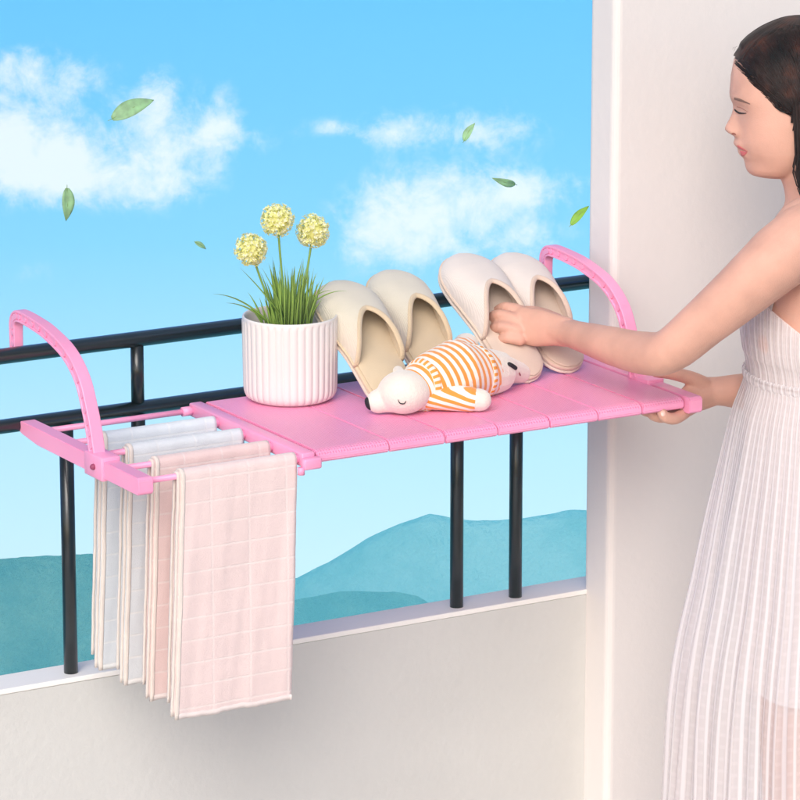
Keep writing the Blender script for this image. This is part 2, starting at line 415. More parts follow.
for y in RODS:
    MB().add(tube([(.008, y, -.1045), (.262, y, -.1045)], .0042, 16)).build('rod', m_pk, rk)
    MB().add(tube([(.228, y, -.1045), (.246, y, -.1045)], .0068, 16)).build('rod_socket', m_pk, rk)
MB().add(box(.243, .2635, YF-.004, YB+.003, -.114, -.0945, .0025)).build('connector_beam', m_pk, rk)
cl = MB().add(box(.240, .268, YF-.016, YF-.003, -.116, -.100, .003)).add(tube([(.238, YF-.010, -.112), (.238, YF-.010, -.122)], .005, 12)).build('clip', m_pk, rk)
seams = [.2665, .382, .472, .558, .644, .725, .800, .8725]
for i in range(7):
    x0, x1 = seams[i]+.001, seams[i+1]-.001
    zt = -.0945
    prof = [(YB, zt-.012), (YB, zt-.003), (YB-.004, zt), (YF+.010, zt), (YF+.003, zt-.0018), (YF-.002, zt-.006), (YF-.003, zt-.013), (YF, zt-.017), (YF+.004, zt-.017), (YF+.005, zt-.012)]
    bm = bmesh.new(); L = [bm.verts.new((x0, y, z)) for y, z in prof]; Rr = [bm.verts.new((x1, y, z)) for y, z in prof]; n = len(prof)
    bm.faces.new(L); bm.faces.new(Rr[::-1])
    for k in range(n): bm.faces.new((L[k], Rr[k], Rr[(k+1) % n], L[(k+1) % n]))
    bmesh.ops.recalc_face_normals(bm, faces=bm.faces[:]); bmesh.ops.bevel(bm, geom=bm.edges[:], offset=.0012, segments=2, affect='EDGES'); bm.verts.index_update()
    obj('shelf_panel', [tuple(v.co) for v in bm.verts], [tuple(v.index for v in f.verts) for f in bm.faces], m_pkh, rk, smooth=False); bm.free()

# ------------------------------------------------------------------ towels
def towelmat(name, c, line, grid=True):
    m, nt, b = newmat(name); co = coords(nt)
    sx = nt.nodes.new('ShaderNodeSeparateXYZ'); nt.links.new(co, sx.inputs[0])
    n = nd(nt, 'ShaderNodeTexNoise', Scale=14., Detail=5.); nt.links.new(co, n.inputs['Vector'])
    base = ramp(nt, n.outputs['Fac'], [(.3, tuple(x*.93 for x in c)), (.7, c)])
    wz = mth(nt, 'ABSOLUTE', mth(nt, 'SINE', mth(nt, 'MULTIPLY', sx.outputs[2], PI/.032)))
    wx_ = mth(nt, 'ABSOLUTE', mth(nt, 'SINE', mth(nt, 'MULTIPLY', mth(nt, 'SUBTRACT', sx.outputs[0], .012), PI/.058)))
    lz = nd(nt, 'ShaderNodeMapRange'); nt.links.new(wz, lz.inputs[0]); lz.inputs[1].default_value = .06; lz.inputs[2].default_value = .20; lz.inputs[3].default_value = 1; lz.inputs[4].default_value = 0
    lx = nd(nt, 'ShaderNodeMapRange'); nt.links.new(wx_, lx.inputs[0]); lx.inputs[1].default_value = .04; lx.inputs[2].default_value = .12; lx.inputs[3].default_value = 1; lx.inputs[4].default_value = 0
    g = mth(nt, 'MAXIMUM', lz.outputs[0], mth(nt, 'MULTIPLY', lx.outputs[0], .7))
    mx = nd(nt, 'ShaderNodeMix', data_type='RGBA'); nt.links.new(mth(nt, 'MULTIPLY', g, .5), mx.inputs[0]); nt.links.new(base, mx.inputs[6]); mx.inputs[7].default_value = (*line, 1)
    nt.links.new(mx.outputs[2], b.inputs['Base Color'])
    b.inputs['Roughness'].default_value = .95; b.inputs['Sheen Weight'].default_value = .5; b.inputs['Specular IOR Level'].default_value = .1
    n2 = nd(nt, 'ShaderNodeTexNoise', Scale=700., Detail=2.); nt.links.new(co, n2.inputs['Vector'])
    n3 = nd(nt, 'ShaderNodeTexNoise', Scale=45., Detail=3.); nt.links.new(co, n3.inputs['Vector'])
    h = mth(nt, 'ADD', mth(nt, 'MULTIPLY', n2.outputs['Fac'], .5), mth(nt, 'ADD', mth(nt, 'MULTIPLY', n3.outputs['Fac'], .8), mth(nt, 'MULTIPLY', g, -.25)))
    bp = nd(nt, 'ShaderNodeBump', Strength=.55, Distance=.0022); nt.links.new(h, bp.inputs['Height']); nt.links.new(bp.outputs[0], b.inputs['Normal'])
    out = nt.nodes['Material Output']; tr = nd(nt, 'ShaderNodeBsdfTranslucent'); nt.links.new(mx.outputs[2], tr.inputs[0])
    ms = nd(nt, 'ShaderNodeMixShader'); ms.inputs[0].default_value = .16; nt.links.new(b.outputs[0], ms.inputs[1]); nt.links.new(tr.outputs[0], ms.inputs[2]); nt.links.new(ms.outputs[0], out.inputs[0])
    return m
m_cream = simple('cream_hem', (.92, .83, .76), .9, .04, 60, .3, 500, sheen=.4, trans=.25)
def sheet(x0, x1, y, r, zf, zb, seed, amp, lean, thick, nx=36, base=None):
    bx0, bx1 = base or (x0, x1)
    """cloth over a rod at (y,z=-.1045): u runs front bottom -> over -> back bottom; returns solid"""
    zr = -.1045
    prof = []
    nfr = 44
    for i in range(nfr): t = i/nfr; prof.append((y-r-.002*math.sin(t*PI), zf+(zr-zf)*t, zr-(zf+(zr-zf)*t)))
    for i in range(13): a = PI*i/12; prof.append((y-r*math.cos(a), zr+r*math.sin(a), 0))
    for i in range(1, nfr): t = i/nfr; prof.append((y+r, zr-(zr-zb)*t, (zr-zb)*t))
    Pn = len(prof)
    def surf(off):
        out = []
        for j, (py, pz, dn) in enumerate(prof):
            a = prof[max(j-1, 0)]; b = prof[min(j+1, Pn-1)]; ty, tz = b[0]-a[0], b[1]-a[1]; l = math.hypot(ty, tz)+1e-9
            ny, nz = -tz/l, ty/l
            for i in range(nx+1):
                x = x0+(x1-x0)*i/nx; s = (x-bx0)/(bx1-bx0)
                k = min(1, dn/.12)
                wv = amp*k*(noise1(s*5.2+dn*.8, seed)+.12*noise1(s*9-dn*3, seed+3))+.0009*noise1(s*17+dn*9, seed+5)*.6
                xs = x-lean*dn*(1-.25*s)+.0005*noise1(dn*26, seed+8+(s > .5)*3)
                sag = .0015*noise1(s*9, seed+2) if dn > .05 else 0
                out.append((xs, py+ny*(-off)+wv, pz+nz*(-off)+sag))
        return out
    A, B = surf(0), surf(thick)
    n1 = nx+1; N = len(A); F_ = []
    for j in range(Pn-1):
        for i in range(nx):
            q = j*n1+i; F_.append((q, q+1, q+n1+1, q+n1)); F_.append((N+q+n1, N+q+n1+1, N+q+1, N+q))
    for j in range(Pn-1):
        q = j*n1; F_.append((q, q+n1, N+q+n1, N+q)); q += nx; F_.append((N+q, N+q+n1, q+n1, q))
    for i in range(nx):
        F_.append((N+i, N+i+1, i+1, i)); q = (Pn-1)*n1+i; F_.append((q, q+1, N+q+1, N+q))
    return A+B, F_
TW = [(-.119, 'hand_towel', 'pale blue grey hand towel hanging on the rod nearest the railing', (.82, .86, .90), (.92, .92, .91)),
      (-.198, 'hand_towel', 'pale grey towel with pinkish hanging edge on the second towel rod from the railing', (.80, .83, .86), (.90, .88, .86)),
      (-.277, 'hand_towel', 'salmon pink towel hanging directly behind the front checked towel', (.91, .70, .67), (.93, .83, .80)),
      (-.352, 'hand_towel', 'pale pink towel with a checked weave hanging in front of the other towels', (.94, .76, .735), (.96, .86, .83))]
for k, (y, nm, lb, c, ln) in enumerate(TW):
    t = empty(nm, (.15, y, -.27), lb, 'towel', 'towels hanging on the rack rods')
    mt = towelmat('towel_cloth', c, ln)
    x0, x1 = .062, .237; zf = -.437-(.006 if k == 3 else 0)
    MB().add(sheet(x0, x1, y, .0100, zf, zf+.012, k*3+1, .0012, .045, .0035)).build('cloth', mt, t)
    inner = towelmat('towel_cloth_inside', tuple(min(.9, x*.98) for x in ((.88, .70, .64) if k > 0 else (.74, .76, .78))) if k else tuple(c), ln)
    MB().add(sheet(x0-.0052, x1-.012, y, .0066, zf+.004, zf+.016, k*3+1.2, .0012, .045, .0026)).build('inner_fold', mt, t)
    # hems along the left edges and the bottoms
    for nm2, xa, xb, r, dz in (('side_hem', x0-.0009, x0+.0040, .0106, -.0006), ('side_hem', x0-.0061, x0-.0030, .0072, .0035)):
        MB().add(sheet(xa, xb, y, r, zf+dz, zf+.0125, k*3+1 if r > .01 else k*3+1.2, .0012, .045, .0047 if r > .01 else .0034, nx=3, base=(x0, x1) if r > .01 else (x0-.0052, x1-.012))).build(nm2, m_cream, t)
    mb = MB()
    P1, P2 = sheet(x0, x1, y, .0104, zf-.001, zf+.4, k*3+1, .0012, .045, .0043)
    nx = 36; n1 = nx+1; Np = len(P1)//2; keep = 2 if k < 3 else 2
    vs = P1[:n1*keep]+P1[Np:Np+n1*keep]; M_ = n1*keep; fs = []
    for i in range(nx):
        fs += [(i, i+1, i+n1+1, i+n1), (M_+i+n1, M_+i+n1+1, M_+i+1, M_+i), (M_+i, M_+i+1, i+1, i), (i+n1, i+n1+1, M_+i+n1+1, M_+i+n1)]
    for i in (0, nx): fs.append((i, i+n1, M_+i+n1, M_+i))
    obj('bottom_hem', vs, fs, simple('pale_hem', tuple(x*.99 for x in ln), .9, .03, 60, .3, 500, sheen=.4, trans=.25), t)

# ------------------------------------------------------------------ potted plant
m_pot = simple('white_ceramic', (.77, .725, .69), .38, .015, 10, .03, 60, sss=.05)
m_soil = simple('soil', (.09, .06, .04), .95, .4, 120, 1., 200)
PX, PY, PZ = .3815, -.082, -.0945
pp = empty('potted_plant', (PX, PY, PZ), 'white fluted pot with green grass and three round yellow flower heads', 'plant')
def flute(r, a, j):
    if j < 3 or j > 13: return r
    return r+.0011*(abs(math.cos(a*19))**.6*2-1)
prof = [(0.0005, .0), (.045, 0), (.056, .0012), (.0625, .0055), (.0655, .012), (.0665, .02), (.0668, .035), (.067, .05), (.0672, .065), (.0674, .08), (.0676, .095), (.0678, .107), (.0679, .113), (.068, .116),
        (.0682, .1185), (.0682, .121), (.0675, .1228), (.066, .1232), (.0648, .122), (.0642, .118), (.064, .10), (.0635, .085)]
MB().add(lathe((PX, PY, PZ), prof, 304, flute)).build('pot', m_pot, pp)
MB().add(lathe((PX, PY, PZ), [(.0637, .098), (.03, .101), (.001, .102)], 48)).build('soil', m_soil, pp)
m_g1 = simple('leaf_green', (.34, .52, .10), .5, .4, 12, 0, trans=.3)
m_stem = simple('stem_green', (.20, .33, .07), .5, .1, 12)
def blade(base, tip, bend, w, n=9):
    base, tip = np.array(base), np.array(tip); mid = (base+tip)/2+np.array(bend)
    V_, F_ = [], []
    d = tip-base; side = np.cross(d, RT*.2+np.array([.3*random.uniform(-1, 1), -.8, .1])); side /= np.linalg.norm(side)+1e-9
    nn = np.cross(side, d); nn /= np.linalg.norm(nn)
    for i in range(n+1):
        t = i/n; p = (1-t)**2*base+2*t*(1-t)*mid+t*t*tip; ww = w*(.55+.9*t*(1-t)*2)*(1-t**3)+.0001
        V_ += [p-side*ww, p+nn*ww*.35, p+side*ww, p-nn*ww*.12]
    for i in range(n):
        for k in range(4): F_.append((i*4+k, i*4+(k+1) % 4, (i+1)*4+(k+1) % 4, (i+1)*4+k))
    return V_, F_
mb = MB()
for i in range(120):
    r_ = .032*math.sqrt(random.random()); a_ = random.uniform(0, 2*PI)
    bpt = np.array([PX-.006+r_*math.cos(a_)*1.1, PY-.006+r_*math.sin(a_)*.9, PZ+.099])
    h = random.uniform(.042, .096)*(1.15-.5*r_/.032*random.random())
    out = random.uniform(.1, 1.)*.025
    tip = bpt+np.array([math.cos(a_)*out+random.uniform(-.006, .006), math.sin(a_)*out*.8, h])
    mb.add(blade(bpt, tip, np.array([-math.cos(a_)*out*.25, 0, h*.12]), random.uniform(.0014, .0026)))
B0 = np.array([PX-.004, PY-.008, PZ+.1])
for tp, bd in (((213, 294), (0, 0, .028)), ((226, 303), (0, 0, .022)), ((240, 268), (0, 0, .01)), ((332, 290), (0, 0, .03)), ((347, 291), (0, 0, .034)), ((318, 272), (0, 0, .01)), ((331, 280), (0, 0, .012)), ((303, 262), (0, 0, .004)), ((262, 268), (0, 0, .01))):
    tip = on(*tp, 1, PY-.02); mb.add(blade(B0+np.array([random.uniform(-.02, .02), random.uniform(-.01, .01), 0]), tip, bd, .0013, 14))
mb.build('foliage', m_g1, pp)
m_fl = simple('yellow_petals', (.95, .91, .42), .6, .10, 90, 0, trans=.35)
m_fl2 = simple('cream_petals', (.95, .94, .70), .6, .08, 90, 0, trans=.35)
for (fx, fy, fr, sbx) in ((277.5, 220, .0232, -.004), (251, 249.5, .0225, -.012), (313, 231, .0235, .008)):
    c = on(fx, fy, 1, PY-.004)
    fo = empty('flower', (0, 0, 0)); fo.parent = pp
    b0 = B0+np.array([sbx, 0, 0]); mid = (b0+c)/2+np.array([sbx*.6, 0, .004])
    pth = [(1-t)**2*b0+2*t*(1-t)*mid+t*t*c for t in np.linspace(0, 1, 10)]
    MB().add(tube(pth, [.0017]*10, 8)).build('stem', m_stem, fo)
    core = MB().add(ellipsoid(c, np.eye(3)*fr*.62, 16, 10))
    ga = PI*(3-math.sqrt(5)); pm, pm2 = MB(), MB()
    for i in range(210):
        z = 1-2*(i+.5)/210; rr = math.sqrt(1-z*z); d = np.array([rr*math.cos(ga*i), rr*math.sin(ga*i), z]); d += rng.normal(0, .11, 3); d /= np.linalg.norm(d)
        R_ = fr*random.choice((random.uniform(.78, 1.), random.uniform(.95, 1.14)))
        core.add(tube([c+d*fr*.5, c+d*R_*.93], [.0004, .0005], 5))
        e1 = np.cross(d, (.3, .2, .9)); e1 /= np.linalg.norm(e1); e2 = np.cross(d, e1); ph = random.random()*6
        for k in range(5):
            a = ph+2*PI*k/5; q = e1*math.cos(a)+e2*math.sin(a); s = np.cross(d, q)
            L_ = .0042*random.uniform(.8, 1.15); p0 = c+d*R_*.88
            v = [p0, p0+q*L_*.55+s*L_*.32+d*L_*.5, p0+q*L_+d*L_*.62, p0+q*L_*.55-s*L_*.32+d*L_*.5]
            (pm if random.random() < .6 else pm2).add((v, [(0, 1, 2, 3)]))
    core.build('flower_core', simple('green_core', (.80, .78, .28), .6, .1), fo)
    pm.build('petals', m_fl, fo, smooth=False); pm2.build('petals', m_fl2, fo, smooth=False)

# ------------------------------------------------------------------ slippers
def halfw(s, w):
    """half width of the sole along s in 0..1 (heel -> toe)"""
    t = np.interp(s, [0, .14, .3, .42, .55, .68, .8, 1.], [.74, .76, .77, .78, .87, .97, 1., 1.])
    if s < .16: t *= math.sqrt(max(0, 1-(1-s/.16)**2))
    if s > .76: t *= math.sqrt(max(0, 1-((s-.76)/.24)**2.2))
    return w*float(t)
def halfw_s(s, w): return (halfw(max(0, s-.01), w)+2*halfw(s, w)+halfw(min(1, s+.01), w))/4 if .02 < s < .98 else halfw(s, w)
def make_slipper(label, heel, L, wd, ang, yaw, fab, inner, sole, group, roll=0.):
    # local: +y heel->toe, x lateral, z up
    M = Matrix.Rotation(yaw, 3, 'Z') @ Matrix.Rotation(ang, 3, 'X') @ Matrix.Rotation(roll, 3, 'Y')
    o = empty('slipper', heel, label, 'slipper', group, rot=M.to_euler())
    def plate(z0, z1, grow, nm, mat, bev=.0018):
        ss = [0, .006, .015, .03, .05, .08]+list(np.linspace(.12, .9, 24))+[.93, .955, .975, .988, .996, 1.]
        right = [(halfw_s(s, wd/2)+grow*(0 < s < 1), s*L+(grow if s == 1 else 0)-(grow if s == 0 else 0)) for s in ss]
        ring = right+[(-x, y) for x, y in right[::-1][1:-1]]
        n = len(ring); vs, fs = [], []
        rows = [(z0, bev), (z0+bev*.5, bev*.3), (z0+bev, 0), (z1-bev, 0), (z1-bev*.5, bev*.3), (z1, bev)]
        for z, ins in rows:
            for x, y in ring:
                k = 1-ins/max(.006, math.hypot(x, y-L/2))
                vs.append((x*k, L/2+(y-L/2)*k, z+.0))
        for j in range(len(rows)-1):
            for i in range(n): fs.append((j*n+i, j*n+(i+1) % n, (j+1)*n+(i+1) % n, (j+1)*n+i))
        fs.append(tuple(range(n))[::-1]); fs.append(tuple(range((len(rows)-1)*n, len(rows)*n)))
        return obj(nm, vs, fs, mat, o, local=True)
    plate(0, .0052, .0015, 'outsole', sole); plate(.0062, .0125, .0005, 'midsole', inner)
    plate(.0128, .0160, -.003, 'footbed', inner)
    # upper
    nu, nv = 40, 36; ur_c, ur_s = .64, .34
    H = lambda s: float(np.interp(s, [.3, .45, .56, .7, .82, .92, .97, 1.], [.046, .048, .0465, .040, .032, .022, .015, .008]))
    def P(i, j, off=0.):
        ph = PI*j/nv; urim = ur_s+(ur_c-ur_s)*(1-abs(math.cos(ph))**1.35)**.95
        s = urim+(1-urim)*(1-(1-i/nu)**1.35)
        hw = halfw_s(min(s, .9995), wd/2)*1.015+off; 
        cx = math.cos(ph); sn = math.sin(ph)
        x = hw*math.copysign(abs(cx)**.86, cx); z = .0105+(H(s)+off)*abs(sn)**.82
        return (x, s*L+(off if i == nu else 0), z)
    A = [P(i, j) for i in range(nu+1) for j in range(nv+1)]; Bv = [P(i, j, -.0038) for i in range(nu+1) for j in range(nv+1)]
    n1 = nv+1; fs = [(i*n1+j, (i+1)*n1+j, (i+1)*n1+j+1, i*n1+j+1) for i in range(nu) for j in range(nv)]
    u = obj('upper', A, fs, fab, o, local=True)
    obj('lining', Bv, [f[::-1] for f in fs], inner, u, local=True)
    rim = [np.array(P(0, j, -.0016)) for j in range(n1)]
    mb = MB().add(tube(rim, [(.0024, .0042)]*n1, 10)); mb.build('rim_binding', inner, o, local=True)
    # piping between upper and sole
    ss = np.linspace(ur_s, .9995, 40)
    pr = [(halfw_s(s, wd/2)*1.015+.0006, s*L, .0118) for s in ss]; ring = pr+[(-x, y, z) for x, y, z in pr[::-1]]
    MB().add(tube(ring, .0021, 8)).build('piping', inner, o, local=True)
    return o
def fabric(name, c, tr=.0): 
    m, nt, b = newmat(name); co = coords(nt)
    n = nd(nt, 'ShaderNodeTexNoise', Scale=25., Detail=5.); nt.links.new(co, n.inputs['Vector'])
    cc = ramp(nt, n.outputs['Fac'], [(.3, tuple(x*.94 for x in c)), (.7, c)]); nt.links.new(cc, b.inputs['Base Color'])
    b.inputs['Roughness'].default_value = .92; b.inputs['Sheen Weight'].default_value = .35; b.inputs['Specular IOR Level'].default_value = .15
    w1 = nd(nt, 'ShaderNodeTexWave', Scale=230.); w1.bands_direction = 'X'; w2 = nd(nt, 'ShaderNodeTexWave', Scale=230.); w2.bands_direction = 'Y'
    nt.links.new(co, w1.inputs['Vector']); nt.links.new(co, w2.inputs['Vector'])
    n3 = nd(nt, 'ShaderNodeTexNoise', Scale=38., Detail=5.); nt.links.new(co, n3.inputs['Vector'])
    h = mth(nt, 'ADD', mth(nt, 'MULTIPLY', mth(nt, 'ADD', w1.outputs['Fac'], w2.outputs['Fac']), .25), n3.outputs['Fac'])
    bp = nd(nt, 'ShaderNodeBump', Strength=.5, Distance=.0025); nt.links.new(h, bp.inputs['Height']); nt.links.new(bp.outputs[0], b.inputs['Normal'])
    return m
f_c, i_c, s_c = fabric('cream_linen', (.72, .66, .54)), fabric('beige_lining', (.70, .56, .38)), fabric('cream_sole', (.72, .62, .52))
f_p, i_p, s_p = fabric('blush_linen', (.80, .71, .65)), fabric('blush_lining', (.74, .58, .47)), fabric('blush_sole', (.80, .68, .60))
A36 = math.radians(36)
make_slipper('cream linen slipper leaning on the rail right behind the flower pot', (.480, -.224, -.0945), .240, .100, math.radians(35.5), 0, f_c, i_c, s_c, None)
make_slipper('cream linen slipper leaning on the rail with its heel behind the toy', (.590, -.172, -.0945), .230, .096, math.radians(36), 0, f_c, i_c, s_c, None)
make_slipper('pinkish white slipper with the hand reaching into its opening', (.723, -.178, -.0945), .250, .100, math.radians(35), 0, f_p, i_p, s_p, None)
make_slipper('rightmost slipper, pinkish white, half hidden by the wrist of the hand', (.808, -.158, -.0945), .232, .094, math.radians(35.5), 0, f_p, i_p, s_p, None)

# ------------------------------------------------------------------ plush toy
m_plush = simple('cream_plush', (.80, .72, .63), .95, .04, 40, .5, 350, sheen=.6)
m_black = simple('black_felt', (.010, .008, .012), .7, .1, 100, .2, 300)
def stripes(name, axis, period, phase=0., duty=.52):
    m, nt, b = newmat(name); co = coords(nt)
    d = nt.nodes.new('ShaderNodeVectorMath'); d.operation = 'DOT_PRODUCT'; nt.links.new(co, d.inputs[0]); d.inputs[1].default_value = axis
    n = nd(nt, 'ShaderNodeTexNoise', Scale=60., Detail=2.); nt.links.new(co, n.inputs['Vector'])
    u = mth(nt, 'ADD', d.outputs['Value'], mth(nt, 'MULTIPLY', n.outputs['Fac'], .0012))
    s = mth(nt, 'SINE', mth(nt, 'ADD', mth(nt, 'MULTIPLY', u, 2*PI/period), phase))
    r = nd(nt, 'ShaderNodeMapRange'); nt.links.new(s, r.inputs[0]); r.inputs[1].default_value = -.1; r.inputs[2].default_value = .15
    mx = nd(nt, 'ShaderNodeMix', data_type='RGBA'); nt.links.new(r.outputs[0], mx.inputs[0]); mx.inputs[6].default_value = (.88, .82, .74, 1); mx.inputs[7].default_value = (.86, .30, .04, 1)
    nt.links.new(mx.outputs[2], b.inputs['Base Color']); b.inputs['Roughness'].default_value = .9; b.inputs['Sheen Weight'].default_value = .4
    n2 = nd(nt, 'ShaderNodeTexNoise', Scale=500., Detail=2.); nt.links.new(co, n2.inputs['Vector'])
    bp = nd(nt, 'ShaderNodeBump', Strength=.4, Distance=.0015); nt.links.new(n2.outputs['Fac'], bp.inputs['Height']); nt.links.new(bp.outputs[0], b.inputs['Normal'])
    return m
ZS = -.0945
hd = on(404, 392, 2, ZS+.031); bd = on(455, 377, 2, ZS+.036); rp = on(494, 372, 2, ZS+.03)
toy = empty('plush_toy', (bd[0], bd[1], ZS), 'sleeping plush bear in an orange striped shirt lying on the shelf', 'toy')
ax = rp-hd; ax[2] = 0; ax /= np.linalg.norm(ax); zz = np.array([0, 0, 1.]); sdv = np.cross(zz, ax)     # sdv points away from viewer-ish
if sdv@HF < 0: sdv = -sdv
mb = MB()
snout = on(380, 401, 2, ZS+.019)
mb.add(ellipsoid(hd, [ax*.039, sdv*.037, zz*.031])); mb.add(ellipsoid(snout, [ax*.021, sdv*.018, zz*.0175]))
mb.add(capsule([hd+(snout-hd)*.3, snout], [.028, .0175]))
mb.add(capsule([hd+ax*.02, bd], [.03, .038])); mb.add(capsule([bd+zz*.003, rp], [.042, .033]))
leg = on(520, 373, 2, ZS+.016); mb.add(capsule([rp, (rp+leg)/2+zz*.004, leg], [.026, .020, .0155]))
leg2 = on(466, 346, 2, ZS+.045); mb.add(capsule([bd+sdv*.01, leg2], [.028, .020]))
pawL = on(480, 400, 2, ZS+.017); sh = on(430, 396, 2, ZS+.022); mb.add(capsule([sh, pawL], [.016, .0165]))
ear = on(398, 371, 2, ZS+.05); mb.add(capsule([hd+zz*.015, ear], [.010, .008]))
v_, f_ = remesh(mb, .0016, 6)
body_t = obj('body', v_, f_, m_plush, toy)
# striped shirt: torso shell and sleeve
mb = MB(); mb.add(capsule([hd+ax*.030+zz*.001, hd*.45+bd*.55+zz*.003, bd+zz*.006, bd*.35+rp*.65+zz*.001], [.0340, .0425, .0480, .0375], 24)); mb.add(capsule([bd+sdv*.01, bd*.25+leg2*.75], [.031, .0255]))
v_, f_ = remesh(mb, .0016, 5)
shirt = obj('shirt', v_, f_, stripes('striped_knit', tuple(ax*.95+zz*.25), .0118), toy)
mb = MB().add(capsule([sh-ax*.004, sh*.5+pawL*.5, pawL*.82+sh*.18], [.0185, .0185, .0180], 20)); v_, f_ = remesh(mb, .0016, 2)
slv = obj('sleeve', v_, f_, stripes('sleeve_knit', tuple(zz*.9-sdv*.45), .0098, 1.0), shirt)
for c_, r_, ax_ in ((bd*.18+rp*.82, .0352, ax), ):
    # ribbed hem ring with orange dashes
    pts = [c_+r_*(math.cos(a)*sdv+math.sin(a)*zz*.98) for a in np.linspace(0, 2*PI, 61)]
m_rib = simple('orange_rib', (.86, .32, .05), .9, .05)
shv = BVHTree.FromPolygons([v.co+toy.location for v in shirt.data.vertices], [tuple(p.vertices) for p in shirt.data.polygons])
for cc, nm in ((bd*.45+rp*.55, 'shirt_hem'), (hd+ax*.033, 'collar')):
    N_ = 56; rows_ = []
    for q, lf in ((-.0050, -.001), (-.0046, .0012), (-.0020, .0022), (.0020, .0022), (.0046, .0012), (.0050, -.001)):
        for k in range(N_):
            a_ = 2*PI*k/N_; dr = math.cos(a_)*sdv+math.sin(a_)*zz
            h = shv.ray_cast(Vector(cc+ax*q+dr*.09), Vector(-dr))
            rows_.append(np.array(h[0])+dr*lf if h[0] is not None else cc+dr*.03)
    fs_ = [(j*N_+k, j*N_+(k+1) % N_, (j+1)*N_+(k+1) % N_, (j+1)*N_+k) for j in range(5) for k in range(N_)]
    h1 = obj(nm, rows_, fs_, m_plush, shirt, smooth=False)
    h1.data.materials.append(m_rib)
    for i_, p_ in enumerate(h1.data.polygons): p_.material_index = 1 if (i_ % N_) % 2 == 0 and 0 < i_//N_ < 4 else 0
# nose, eyes, sole pad by ray casting on the body
def caster(ob_list):
    L = []
    for ob in ob_list:
        off = Vector((0, 0, 0)); p = ob
        while p is not None: off += p.location; p = p.parent
        vv = [v.co+off for v in ob.data.vertices]; L.append(BVHTree.FromPolygons(vv, [tuple(p.vertices) for p in ob.data.polygons]))
    return L
bt = caster([body_t])[0]
def hit(tree, px, py, side=1):
    d = Vector(ray(px, py)).normalized(); h = tree.ray_cast(Vector(CAM), d)
    return np.array(h[0]) if h[0] is not None else None, np.array(h[1]) if h[0] is not None else None
nz_, nn_ = hit(bt, 378, 402)
if nz_ is not None:
    d_ = snout-hd; d_ /= np.linalg.norm(d_); s_ = np.cross(d_, zz); s_ /= np.linalg.norm(s_); u_ = np.cross(s_, d_)
    nc = snout+d_*.0185*.86+u_*.002 - FW*.004
    MB().add(ellipsoid(nc, [d_*.0055, s_*.0088, u_*.0098])).build('nose', m_black, toy)
def stroke(tree, pts, r, name, mat, parent, k=6, taper=True, lift=.0004, flat=.5):
    P = []
    for p in smooth_path([np.array([*q, 0.]) for q in pts], k):
        h, n = hit(tree, p[0], p[1])
        if h is None: continue
        P.append(h+n*lift)
    if len(P) < 3: return None
    n = len(P); rd = [r*(math.sin(PI*(.12+.76*i/(n-1))) if taper else 1) for i in range(n)]
    return MB().add(capsule(P, rd, 8)).build(name, mat, parent)
stroke(bt, [(398, 399.5), (400, 403), (404, 403.5), (406, 401)], .0009, 'closed_eye', m_black, toy)
stroke(bt, [(509, 364.5), (512, 366), (515, 368)], .0034, 'foot_pad', m_black, toy, taper=False)
stroke(bt, [(519, 373), (519.5, 374), (520, 375)], .0013, 'foot_spot', simple('pink_spot', (.35, .15, .15), .8), toy, taper=False)

# ------------------------------------------------------------------ floating leaves
m_lf = simple('leaf', (.44, .68, .38), .5, .25, 60, 0, trans=.45)
m_lf2 = simple('fresh_leaf', (.34, .60, .08), .5, .25, 60, 0, trans=.45)
def leaf(label, p0, p1, wpx, Y, mat, tw):
    A, B = on(*p0, 1, Y), on(*p1, 1, Y); L_ = np.linalg.norm(B-A); d = (B-A)/L_
    s = np.cross(d, -FW); s /= np.linalg.norm(s); nn = np.cross(s, d)
    s, nn = s*math.cos(tw)+nn*math.sin(tw), nn*math.cos(tw)-s*math.sin(tw)
    w_ = wpx/685/2/math.cos(tw); V_, F_ = [], []; n = 14
    for i in range(n+1):
        t = i/n; c = A+d*L_*t+nn*L_*.10*math.sin(PI*t); ww = w_*math.sin(PI*min(1, t*.97+.03)**.75)**.9+.0002
        for q in (-1, -.5, 0, .5, 1): V_.append(c+s*ww*q+nn*(abs(q)*ww*.22-(.0004 if q == 0 else 0)))
    for i in range(n):
        for q in range(4): F_.append((i*5+q, i*5+q+1, (i+1)*5+q+1, (i+1)*5+q))
    t_ = empty('falling_leaf', (A+B)/2, label, 'leaf', 'green leaves drifting in the air')
    b = obj('blade', V_, F_, mat, t_); md = b.modifiers.new('t', 'SOLIDIFY'); md.thickness = .0004
    MB().add(tube([A-d*L_*.10, A, A+d*L_*.5+nn*L_*.095, B], [.0004, .0005, .0004, .0002], 6)).build('midrib', m_stem, t_)
leaf('large green leaf drifting in front of the cloud at the upper left', (112, 119), (154, 100), 17, .25, m_lf, .3)
leaf('upright green leaf drifting low at the far left above the railing', (67, 188), (66, 221), 12, .3, m_lf, .5)
leaf('small green leaf drifting above the two pink slippers, highest on the right', (464, 141), (475, 123), 8, .25, m_lf, .5)
leaf('flat lying small green leaf drifting in the sky between cloud and slippers', (515, 184.5), (492, 178), 8, .25, m_lf, .3)
leaf('bright green leaf drifting across the edge of the pale wall', (571, 225), (589, 206), 8, -.12, m_lf2, .4)
leaf('tiny faint leaf drifting left of the yellow flowers', (195, 242), (206, 249), 5, .5, m_lf, .4)

exec_person = True
